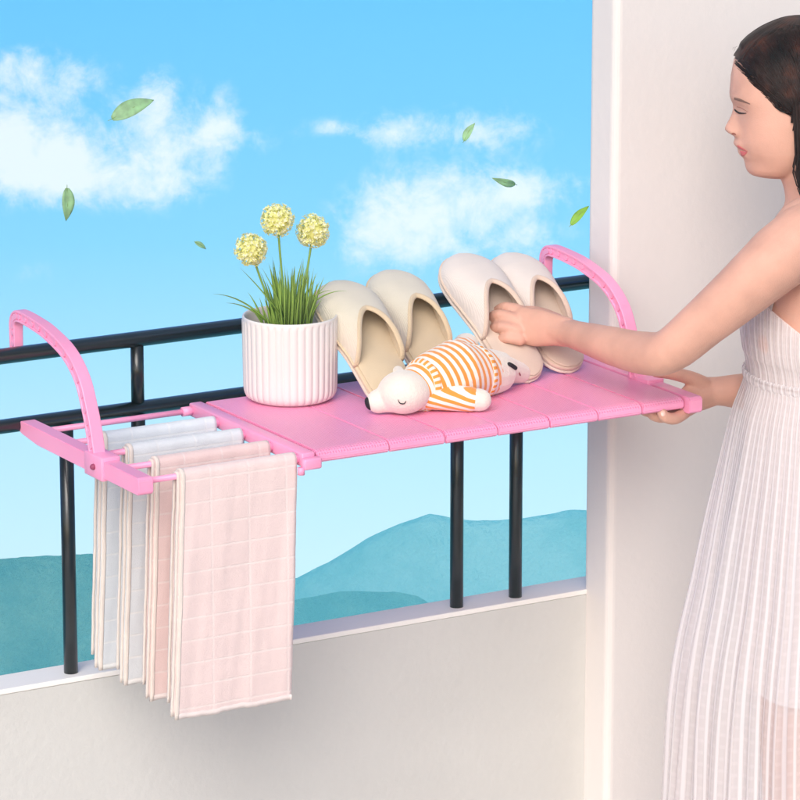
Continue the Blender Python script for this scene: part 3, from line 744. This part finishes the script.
# PERSON
# ------------------------------------------------------------------ person
PD = 5.90                       # distance of her body's middle plane
SC = FPX                        # px per unit of (metre/distance)
def H3(px, py, b):              # px,py on the middle plane, then b metres sideways (away from the viewer, horizontal)
    return V(px, py, PD)+HF*b
def build_person():
    person = empty('person', (*V(822, 400, PD)[:2], -1.15), 'woman with dark hair in a sleeveless white dress reaching over the rack', 'person')
    B = MB()
    # --- head, lofted from its profile
    ys = np.arange(22.5, 178.1, 1.0)
    front = np.interp(ys, [22.5, 25, 29, 36, 48, 60, 75, 88, 95, 99, 104, 109, 115, 125, 135, 141, 148, 156, 159, 164, 168, 172, 175, 178],
                          [792, 776, 764, 751, 740, 735, 732, 731, 730.8, 731.6, 733.6, 735, 736.5, 738, 738.5, 738.5, 740, 743.5, 745, 746, 746.8, 749, 753, 766])
    back = np.interp(ys, [22.5, 25, 29, 36, 48, 60, 75, 90, 105, 120, 135, 150, 160, 170, 178], [800, 820, 834, 847, 858, 863, 865, 863, 857, 849, 842, 834, 824, 808, 792])
    hw = np.interp(ys, [22.5, 25, 29, 36, 48, 60, 75, 90, 105, 120, 135, 150, 160, 168, 173, 178], [.004, .022, .036, .050, .063, .070, .073, .0725, .071, .068, .063, .056, .048, .039, .031, .012])
    # midline relief in px (negative = towards the front)
    nose = np.interp(ys, [104, 109, 113, 117, 121, 125, 128, 130, 132, 134.5, 137], [0, -1.6, -3.6, -6.0, -8.6, -11.4, -12.9, -12.6, -10.6, -6.2, -1.2])
    nsig = np.interp(ys, [104, 112, 120, 126, 131, 137], [.0055, .0052, .0065, .0088, .0098, .008])
    lip = np.interp(ys, [135, 139, 142.5, 145, 147, 148.3, 149.5, 152, 154.5, 157, 160], [-1.0, -2.4, -4.6, -4.2, -1.8, -.6, -1.8, -3.0, -2.4, -.4, 0])
    n = 120; V_, F_ = [], []
    for j, y in enumerate(ys):
        cx = front[j]+.56*(back[j]-front[j])
        ne = float(np.interp(y, [120, 172], [2.25, 2.02]))
        for k in range(n):
            t = 2*PI*k/n; c, s = math.cos(t), math.sin(t)
            ex = 2/ne if c > 0 else 1.
            if c > 0: a = cx-(cx-front[j])*abs(c)**ex
            else: a = cx+(back[j]-cx)*abs(c)
            b = hw[j]*math.copysign(abs(s)**(ex if c > 0 else 1), s)
            if c > 0:
                g = math.exp(-(b/nsig[j])**2/2)
                al = 0.
                if 124 < y < 137: al = -3.6*math.exp(-((abs(b)-.0125)/.0042)**2/2)*math.exp(-((y-130.5)/3.6)**2/2)   # nostril wing
                a += nose[j]*g+al
                a += lip[j]*math.exp(-(b/.0165)**4/2)
                a += 5.0*math.exp(-((abs(b)-.030)/.013)**2/2)*math.exp(-((y-107.)/6.0)**2/2)          # eye sockets
                a += -2.6*math.exp(-((abs(b)-.031)/.0105)**2/2)*math.exp(-((y-108.5)/4.2)**2/2)         # eyelid swell
                a += -1.2*math.exp(-((abs(b)-.026)/.016)**2/2)*math.exp(-((y-97.)/4.)**2/2)            # brow
                a += 1.3*math.exp(-((abs(b)-.024)/.004)**2/2)*math.exp(-((y-148)/3.)**2/2)              # mouth corner
            V_.append(H3(a, y, b))
    m = len(ys)
    for j in range(m-1):
        for k in range(n): F_.append((j*n+k, j*n+(k+1) % n, (j+1)*n+(k+1) % n, (j+1)*n+k))
    F_.append(tuple(range(n))[::-1]); F_.append(tuple((m-1)*n+k for k in range(n)))
    B.add((V_, F_))
    for s in (-1, 1): B.add(ellipsoid(H3(808, 118, s*.068), [RT*.014, HF*.006, UP*.026]))     # ears
    # --- neck and trunk (a loft of ellipses: px, py, half length, half width)
    rows = [(806, 150, .050, .047), (812, 170, .050, .049), (820, 188, .052, .052), (824, 203, .056, .064), (825, 214, .064, .098), (825, 226, .074, .135), (826, 242, .086, .152), (825, 262, .098, .155),
            (822, 290, .106, .146), (821, 318, .110, .142), (822, 340, .106, .135), (825, 365, .096, .122), (828, 390, .092, .118), (832, 430, .104, .142), (838, 480, .116, .166), (838, 530, .114, .172), (835, 570, .098, .165), (832, 590, .07, .12)]
    rr = [np.array(r, float) for r in rows]; rr = smooth_path(rr, 4); V_, F_ = [], []; n = 64
    for r in rr:
        for k in range(n):
            t = 2*PI*k/n; V_.append(V(r[0], r[1], PD)+RT*r[2]*math.cos(t)+HF*r[3]*math.sin(t))
    for j in range(len(rr)-1):
        for k in range(n): F_.append((j*n+k, j*n+(k+1) % n, (j+1)*n+(k+1) % n, (j+1)*n+k))
    F_.append(tuple(range(n))[::-1]); F_.append(tuple((len(rr)-1)*n+k for k in range(n)))
    B.add((V_, F_))
    for s in (-.06, .06): B.add(ellipsoid(H3(776, 326, s), [RT*.034, HF*.046, UP*.046]))
    # --- legs
    for s in (-.085, .085):
        P = [H3(832, 545, s), H3(822, 640, s), H3(812, 720, s*.95), H3(806, 800, s*.9), H3(812, 880, s*.9), H3(816, 980, s*.85), H3(820, 1090, s*.85)]
        B.add(capsule(smooth_path(P, 4), list(np.interp(np.linspace(0, 6, 25), range(7), [.092, .084, .070, .056, .055, .043, .034])), 28))
        fz = H3(820, 1090, s*.85); f0 = np.array([fz[0], fz[1], -1.15+.036])
        B.add(capsule([np.array([fz[0], fz[1], -1.07]), f0], [.034, .034]))
        B.add(capsule([f0+RT*.02, f0-RT*.08-zz*.008, f0-RT*.15-zz*.018], [(.033, .034), (.042, .026), (.036, .016)], 20, ref=zz))
    # --- near (left) arm
    sh_ = V(806, 236, 5.745)
    P = [sh_, V(779, 258, 5.738), V(745, 288, 5.745), V(705, 322, 5.76), V(669, 351, 5.78), V(643, 353, 5.82), V(613, 346, 5.87), V(586, 338, 5.93), V(568, 333, 5.975), V(550, 329.5, 5.997)]
    R_ = [.047, .047, .0410, .0350, .0316, .0308, .0278, .0226, .0194, .0163]
    B.add(capsule(smooth_path(P, 4), list(np.interp(np.linspace(0, 9, 37), range(10), R_)), 28))
    B.add(ellipsoid(V(812, 232, 5.76), [RT*.055, HF*.05, UP*.05]))
    # hand reaching into the slipper: back towards the viewer
    B.add(capsule([V(588, 339, 5.930), V(572, 333.5, 5.972), V(556, 330, 5.99), V(538, 327.5, 6.005), V(520, 325, 6.02)], [(.0195, .0215), (.0165, .0205), (.0155, .0235), (.0150, .0285), (.0115, .0275)], 24, ref=UP))
    fingers = [([(522, 312, 6.025), (507, 307.5, 6.035), (498, 310.5, 6.055), (495, 316, 6.067)], [.0098, .0088, .0080, .0072]),
               ([(519, 321, 6.015), (500, 315, 6.020), (489.5, 319.5, 6.045), (487, 326, 6.06)], [.0100, .0090, .0082, .0073]),
               ([(518, 331, 6.008), (501, 326.5, 6.010), (491.5, 330, 6.034), (490, 336, 6.05)], [.0098, .0087, .0079, .0071]),
               ([(520, 340, 6.005), (507, 338, 6.005), (499, 341, 6.022), (497, 345, 6.036)], [.0088, .0078, .0070, .0064])]
    for P, R_ in fingers: B.add(capsule(smooth_path([V(*p) for p in P], 3), list(np.interp(np.linspace(0, 3, 10), range(4), R_)), 16))
    B.add(capsule(smooth_path([V(556, 322, 6.0), V(541, 315, 6.03), V(526, 312, 6.055), V(514, 314, 6.07)], 3), list(np.interp(np.linspace(0, 3, 10), range(4), [.0135, .0115, .0095, .008])), 16))
    # --- far (right) arm, hand around the rack's corner
    P = [V(828, 232, 6.055), V(826, 268, 6.07), V(818, 330, 6.075), V(806, 388, 6.055), V(780, 391, 6.035), V(750, 391.5, 6.0), V(724, 391, 5.985), V(710, 391.5, 5.981), V(698, 395, 5.972)]
    R_ = [.050, .046, .040, .035, .033, .028, .0222, .0195, .016]
    B.add(capsule(smooth_path(P, 4), list(np.interp(np.linspace(0, 8, 33), range(9), R_)), 28))
    B.add(capsule([V(728, 391, 5.988), V(716, 391, 5.984), V(704, 393, 5.978), V(692, 398, 5.968), V(682, 406, 5.948)], [(.0190, .0205), (.0168, .0210), (.0165, .0240), (.0155, .0230), (.0125, .0200)], 22, ref=UP))
    fing = [([(685, 412, 5.925), (675, 418.5, 5.905), (665, 417, 5.893), (661.5, 411.5, 5.893)], [.0098, .0090, .0084, .0076]),
            ([(682, 410, 5.940), (665, 417, 5.918), (653, 415, 5.908), (650, 409, 5.910)], [.0098, .0088, .0082, .0074]),
            ([(680, 407, 5.955), (657, 412.5, 5.930), (644, 410.5, 5.922), (642, 405.5, 5.926)], [.0094, .0084, .0078, .0070]),
            ([(678, 404, 5.968), (656, 407.5, 5.945), (644, 406, 5.938), (642, 402.5, 5.94)], [.0084, .0074, .0068, .0062])]
    for P, R_ in fing: B.add(capsule(smooth_path([V(*p) for p in P], 3), list(np.interp(np.linspace(0, 3, 10), range(4), R_)), 16))
    B.add(capsule(smooth_path([V(703, 385, 5.972), V(690, 378, 5.957), V(672, 373.5, 5.945), V(656, 372.5, 5.945)], 3), list(np.interp(np.linspace(0, 3, 10), range(4), [.0135, .0108, .0092, .0076])), 16))
    v_, f_ = remesh(B, .0021, 6, .5)
    m_skin = simple('skin', (.66, .37, .28), .52, .09, 22, .22, 520, sss=.16, spec=.32)
    nt = m_skin.node_tree
    body = obj('body', v_, f_, m_skin, person)
    tree = caster([body])[0]
    m_brow = simple('brow_hair', (.20, .11, .085), .8); m_lash = simple('lashes', (.025, .014, .012), .7)
    m_lip = simple('lip', (.60, .14, .14), .4, .08, 60, sss=.1); m_nail = simple('nail', (.82, .50, .42), .2, .03)
    def hit2(px, py, side):
        p = V(px, py, PD)
        q = Vector(p-HF*.25*side) ; h = tree.ray_cast(q, Vector(HF*side))
        return (np.array(h[0]), np.array(h[1])) if h[0] is not None else (None, None)
    def patch(name, grid, mat, lift=.0006, th=.0005):
        for side in (1, -1):
            H, W = len(grid), len(grid[0]); pts = []; ok = True
            for r in grid:
                for (px, py) in r:
                    h, nn = hit2(px, py, side)
                    if h is None: ok = False; break
                    pts.append(h+nn*lift)
                if not ok: break
            if not ok: print('patch miss', name, side, px, py); continue
            fs = [(j*W+i, j*W+i+1, (j+1)*W+i+1, (j+1)*W+i) for j in range(H-1) for i in range(W-1)]
            if side < 0: fs = [f[::-1] for f in fs]
            o = obj(name, pts, fs, mat, person); md = o.modifiers.new('t', 'SOLIDIFY'); md.thickness = th; md.offset = 0
    def band(top, bot, n=18, k=4):
        T = np.array([p[:2] for p in smooth_path([np.array([*q, 0.]) for q in top], n)]); Bt = np.array([p[:2] for p in smooth_path([np.array([*q, 0.]) for q in bot], n)])
        m_ = min(len(T), len(Bt)); return [[tuple(T[i]*(1-j/k)+Bt[i]*j/k) for i in range(m_)] for j in range(k+1)]
    patch('eyebrow', band([(733.2, 94.6), (739, 94.6), (747.5, 97.8)], [(733.2, 96.6), (739, 97.0), (747.5, 98.4)]), m_brow)
    patch('eyelashes', band([(734.5, 107.6), (738.5, 109.6), (744.6, 108.4)], [(734.6, 109.6), (738.5, 111.4), (744.6, 109)]), m_lash, .0009)
    patch('eyelid_crease', band([(736, 104.6), (740, 104.4), (745.5, 107)], [(736, 105.2), (740, 105.1), (745.5, 107.4)]), simple('crease', (.42, .2, .14), .6), .0003)
    patch('upper_lip', band([(736.6, 143.4), (740, 144.2), (746.3, 148.0)], [(738.5, 147.0), (741.5, 147.4), (746.3, 148.4)]), m_lip)
    patch('lower_lip', band([(739.5, 148.8), (742, 148.8), (745.8, 149)], [(740.8, 154.2), (743, 154.0), (745.8, 149.6)]), m_lip)
    patch('nostril', band([(731.2, 131.6), (733.2, 130.9), (735.2, 132.2)], [(731.2, 132.6), (733.2, 132.6), (735.2, 132.8)], 4, 2), simple('nostril_shadow', (.30, .10, .07), .7), .0003)
    # nails on the far hand's fingertips
    for (x, y) in ((663, 413.5), (655, 410.5)):
        h, nn = hit(tree, x, y)
        if h is not None:
            e = np.cross(nn, UP); e /= np.linalg.norm(e); MB().add(ellipsoid(h+nn*.0002, [e*.0035, np.cross(nn, e)*.0045, nn*.0008])).build('fingernail', m_nail, person)
    # --- hair
    mh_, nt, b = newmat('dark_hair'); co = coords(nt)
    nz = nd(nt, 'ShaderNodeTexNoise', Scale=30., Detail=6.); nt.links.new(co, nz.inputs['Vector'])
    c = ramp(nt, nz.outputs['Fac'], [(.32, (.010, .005, .004)), (.55, (.028, .011, .008)), (.72, (.08, .026, .015))]); nt.links.new(c, b.inputs['Base Color'])
    b.inputs['Roughness'].default_value = .46; b.inputs['Specular IOR Level'].default_value = .2
    # cap: the skull offset outward, kept behind the hairline
    hl = lambda y: np.interp(y, [16, 50, 56, 60, 66, 73, 80, 86, 92, 98, 103, 106, 120, 145, 190], [728, 731, 732.5, 736, 742, 749, 756, 763, 769, 773, 776.5, 784, 787, 791, 796])
    ya = np.concatenate([[15.8, 16.1, 16.6, 17.2, 18, 19, 20, 21.2, 22.5], np.arange(24, 60, 1.5), np.arange(60, 192, 2.)])
    yh = [15.8, 16.2, 17.5, 20, 23.5, 27.5, 32, 38, 44, 49, 55, 60]
    hf_ = [806, 796, 786, 778, 770, 762, 755, 747, 741, 737, 733, 731]; hb_ = [806, 813, 824, 836, 846, 853, 859, 866, 870, 872, 873, 873]
    hw_ = [.001, .014, .026, .039, .050, .058, .065, .072, .077, .079, .081, .082]
    def skull(y, t, off):
        if y < 60:
            f, bk, w0 = (float(np.interp(y, yh, q)) for q in (hf_, hb_, hw_)); o_ = max(-.0018, off-.0105); px_off = o_*695
        else:
            f = float(np.interp(y, ys, front)); bk = float(np.interp(min(y, 125), ys, back)); w0 = float(np.interp(min(y, 125), ys, hw)); o_ = off; px_off = o_*695
        cx = f+.56*(bk-f); c_, s_ = math.cos(t), math.sin(t)
        a = cx-(cx-f+px_off)*abs(c_)**(2/2.25) if c_ > 0 else cx+(bk-cx+px_off)*abs(c_)
        bb = (w0+o_)*math.copysign(abs(s_)**(2/2.25 if c_ > 0 else 1), s_)
        return a, bb
    n = 150; V_, F_ = [], []; ok = {}
    inside = []
    for y in ya:
        for k in range(n):
            t = 2*PI*k/n; edge = 0
            a, bb = skull(y, t, .011); a0 = a
            h_ = float(hl(y)); edge = (a-h_)
            off = .0105*max(min(1, max(.22, edge/12))**.6, min(1, max(0, (60-y)/16)))
            g = .0011*math.sin(k*1.9+.02*y)+.0007*math.sin(k*3.7+y*.03)
            a, bb = skull(y, t, off+g*min(1, max(0, edge/10)))
            inside.append(edge > -1.); V_.append(H3(a, y, bb))
    for j in range(len(ya)-1):
        for k in range(n):
            q = (j*n+k, j*n+(k+1) % n, (j+1)*n+(k+1) % n, (j+1)*n+k)
            if all(inside[i] for i in q): F_.append(q)
    F_.append(tuple(range(n))[::-1])
    hair = obj('hair', V_, F_, mh_, person)
    md = hair.modifiers.new('t', 'SOLIDIFY'); md.thickness = .0012; md.offset = -1
    # strands over the cap: from the parting back and down, both sides
    ct = caster([hair])[0]
    mb = MB()
    def hp_(px, py, side, lift):
        q = Vector(V(px, py, PD)-HF*.25*side); h = ct.ray_cast(q, Vector(HF*side))
        if h[0] is None: return None
        if (np.array(h[0])-V(px, py, PD))@HF*side > .01: return None
        return np.array(h[0])-HF*side*lift
    for side in (1, -1):
        for i in range(520 if side > 0 else 260):
            u = random.random()
            # start along the outline from hairline front to crown
            s0 = np.array([np.interp(u, [0, .25, .5, .75, 1], [736, 746, 762, 786, 820]), np.interp(u, [0, .25, .5, .75, 1], [57, 41, 28.5, 19.5, 19])])
            e0 = np.array([np.interp(u, [0, .3, .7, 1], [786, 798, 815, 850]), np.interp(u, [0, .3, .7, 1], [100, 112, 130, 130])])+rng.normal(0, 2.2, 2)
            ctl = np.array([np.interp(u, [0, .5, 1], [758, 785, 825]), np.interp(u, [0, .5, 1], [84, 60, 55])])+rng.normal(0, 1.5, 2)
            P = []
            lf = random.uniform(-.0005, .0012)
            t1 = random.uniform(.75, 1.)
            for t in np.linspace(0.02, t1, 14):
                p = (1-t)**2*s0+2*t*(1-t)*ctl+t*t*e0
                h = hp_(p[0], p[1], side, lf)
                if h is not None: P.append(h)
            if len(P) > 6: mb.add(tube(P, [.00065*math.sin(PI*min(1, .15+.8*q/(len(P)-1)))+.0001 for q in range(len(P))], 5))
        # hair falling over the ear and down the back
        for i in range(620 if side > 0 else 260):
            u = random.random(); x0 = 788.5+u*72+rng.normal(0, 1.2); b0 = -side*(.0815-.03*u**2)
            P = []
            ph = random.uniform(0, 6); x1 = x0+6+u*6
            for t in np.linspace(0, 1, 12):
                y = 86+9*math.sin(i*2.3)+t*(250+60*math.sin(i))
                x = x0+(x1-x0)*t+.5*math.sin(t*3+ph)+12*max(0, t-.12)
                bq = b0*(1-.35*max(0, min(1, (t-.15)*2)))
                if y > 190: x = max(x, 845+u*40*(.5)); 
                P.append(H3(x, y, bq*(1.02+.02*math.sin(ph))))
            P = smooth_path(P, 2)
            mb.add(tube(P, [.0008*math.sin(PI*min(1, .03+.85*(q/(len(P)-1))**.6))+.00005 for q in range(len(P))], 5))
        # loose hairs at the hairline
        for i in range(230):
            y1 = random.uniform(50, 99); y2 = y1+random.uniform(4, 12); j0, j1 = random.choice((random.uniform(-5.5, -1), random.uniform(-1.8, .5))), random.uniform(1.5, 6); P = []
            for t in np.linspace(0, 1, 7):
                yy = y1+(y2-y1)*t; px_ = float(hl(yy))+j0*(1-t)+j1*t-1.2*math.sin(PI*t)
                h, _ = hit2(px_, yy, side)
                if h is not None: P.append(h-HF*side*(.0004+.0035*t))
            if len(P) > 4: mb.add(tube(P, [.00034]*len(P), 4))
        for i in range(4):      # fly-away hairs at the forehead
            x0, y0 = 737+random.uniform(-1, 5), 56-random.uniform(-1, 9); L_ = random.uniform(3, 6); P = []
            for t in np.linspace(0, 1, 6):
                P.append(H3(x0-L_*t*.6, y0+1.2*L_*t*t-2*t, -side*(.012+.01*random.random()*0+.015*(i % 3))))
            mb.add(tube(P, [.00016]*6, 4))
    mb.build('strands', mh_, hair)
    # --- dress
    dm, nt, b = newmat('sheer_white_cotton'); co = coords(nt)
    uvn = nt.nodes.new('ShaderNodeTexCoord').outputs['UV']; sp = nt.nodes.new('ShaderNodeSeparateXYZ'); nt.links.new(uvn, sp.inputs[0])
    w1 = mth(nt, 'SINE', mth(nt, 'MULTIPLY', sp.outputs[0], 2*PI*112)); r1 = nd(nt, 'ShaderNodeMapRange'); nt.links.new(w1, r1.inputs[0]); r1.inputs[1].default_value = .1; r1.inputs[2].default_value = .8
    w2 = mth(nt, 'SINE', mth(nt, 'MULTIPLY', sp.outputs[1], 2*PI*88)); r2 = nd(nt, 'ShaderNodeMapRange'); nt.links.new(w2, r2.inputs[0]); r2.inputs[1].default_value = .3; r2.inputs[2].default_value = .9
    nzz = nd(nt, 'ShaderNodeTexNoise', Scale=9., Detail=3.); nt.links.new(co, nzz.inputs['Vector'])
    st = mth(nt, 'MAXIMUM', r1.outputs[0], mth(nt, 'MULTIPLY', r2.outputs[0], .14))
    cc = ramp(nt, st, [(0, (.88, .83, .83)), (1, (.92, .89, .90))]); nt.links.new(cc, b.inputs['Base Color'])
    b.inputs['Roughness'].default_value = .85; b.inputs['Sheen Weight'].default_value = .3
    bp = nd(nt, 'ShaderNodeBump', Strength=.5, Distance=.0015); nt.links.new(st, bp.inputs['Height']); nt.links.new(bp.outputs[0], b.inputs['Normal'])
    tl = nd(nt, 'ShaderNodeBsdfTranslucent'); nt.links.new(cc, tl.inputs[0]); ms = nd(nt, 'ShaderNodeMixShader'); ms.inputs[0].default_value = .35
    nt.links.new(b.outputs[0], ms.inputs[1]); nt.links.new(tl.outputs[0], ms.inputs[2])
    tp = nd(nt, 'ShaderNodeBsdfTransparent'); mt_ = nd(nt, 'ShaderNodeMixShader')
    al = nd(nt, 'ShaderNodeMapRange'); nt.links.new(st, al.inputs[0]); al.inputs[3].default_value = .46; al.inputs[4].default_value = .20
    nt.links.new(al.outputs[0], mt_.inputs[0]); nt.links.new(ms.outputs[0], mt_.inputs[1]); nt.links.new(tp.outputs[0], mt_.inputs[2]); nt.links.new(mt_.outputs[0], nt.nodes['Material Output'].inputs[0])
    lin = simple('white_lining', (.86, .78, .76), .9, .02, 30, .1, 300, sheen=.2, trans=.3)
    def loft(name, rows, mat, pleat, n=420, parent=person, topfn=None, phase=0, off=0.):
        R = smooth_path([np.array(r, float) for r in rows], 6); V_, F_, UV = [], [], []
        for j, r in enumerate(R):
            vv = j/(len(R)-1)
            for k in range(n+1):
                t = 2*PI*k/n; y = r[1]
                if topfn and j < 10: y = topfn(t, r[1], j)
                am = pleat(r[1], t)+off
                p = V(r[0], y, PD)+RT*(r[2]+am)*-math.cos(t)+HF*(r[3]+am)*-math.sin(t)
                V_.append(p); UV.append((k/n, (y-300)/1000))
        for j in range(len(R)-1):
            for k in range(n): F_.append((j*(n+1)+k, (j+1)*(n+1)+k, (j+1)*(n+1)+k+1, j*(n+1)+k+1))
        o = obj(name, V_, F_, mat, parent); ul = o.data.uv_layers.new(name='UVMap')
        for l in o.data.loops: ul.data[l.index].uv = UV[l.vertex_index]
        return o
    def pl(y, t):
        k = min(1, max(0, (y-372)/330)); k0 = min(1, max(0, (y-372)/25))
        return k0*(.0016+.020*k)*(.45*math.sin(13*t+1.1*math.sin(3*t+y*.003)+.6)+.28*math.sin(23*t+1.6*math.sin(4*t)+y*.002)+.17*math.sin(47*t+1.8*math.sin(6*t)+y*.004))
    dress = empty('dress', (0, 0, 0)); dress.parent = person
    # t=0 front (image left), t=90deg towards the viewer
    def top(t, y, j):
        c_ = math.cos(t); lift = min(44, 55*max(0, c_)) if c_ > 0 else 10*c_*c_
        k = 1-j/10; return y-lift*k-0
    bod = [(821, 333, .1170, .153), (820, 342, .1150, .149), (822, 352, .1115, .142), (823, 362, .1100, .137), (824, 371, .1105, .136)]
    loft('bodice', bod, dm, lambda y, t: .0008*math.sin(66*t), parent=dress, topfn=top)
    loft('bodice_lining', bod, lin, lambda y, t: 0, parent=dress, topfn=top, off=-.0035, n=160)
    loft('waistband', [(824, 367, .1140, .1395), (824.2, 369, .1168, .1423), (824.5, 374, .1172, .1428), (825, 378, .1150, .1405)], dm, lambda y, t: .0009*math.sin(58*t+2*math.sin(7*t)), parent=dress)
    sk_ = [(824.5, 372, .1145, .140), (826, 384, .1200, .146), (827, 410, .1345, .160), (828, 460, .152, .182), (828, 520, .170, .200), (828, 580, .186, .214), (827, 640, .202, .226), (826, 700, .211, .236), (826, 800, .220, .250), (825, 920, .230, .262), (824, 1085, .240, .272)]
    loft('skirt', sk_, dm, pl, parent=dress, n=620)
    ln_ = [(824.5, 374, .1110, .1365), (828, 410, .120, .150), (831, 460, .128, .172), (832, 520, .132, .186), (832, 600, .134, .190), (831, 672, .136, .192)]
    loft('underskirt', ln_, lin, lambda y, t: .004*math.sin(9*t)*min(1, max(0, (y-400)/150)), parent=dress, n=240)
    for s in (-1, 1):   # shoulder straps
        P = [H3(770, 300, s*.085), H3(776, 262, s*.098), H3(795, 228, s*.100), H3(822, 214.5, s*.098), H3(850, 226, s*.10), H3(878, 262, s*.10), H3(893, 320, s*.09)]
        P2 = []
        for p in smooth_path(P, 6):
            h = tree.find_nearest(Vector(p)); P2.append(np.array(h[0])+np.array(h[1])*.0015)
        MB().add(tube(P2, [(.007, .0012)]*len(P2), 8)).build('strap', lin, dress)
build_person()

# ------------------------------------------------------------------ render settings
S.render.engine = 'CYCLES'
S.cycles.volume_bounces = 0; S.cycles.transparent_max_bounces = 16; S.cycles.max_bounces = 6
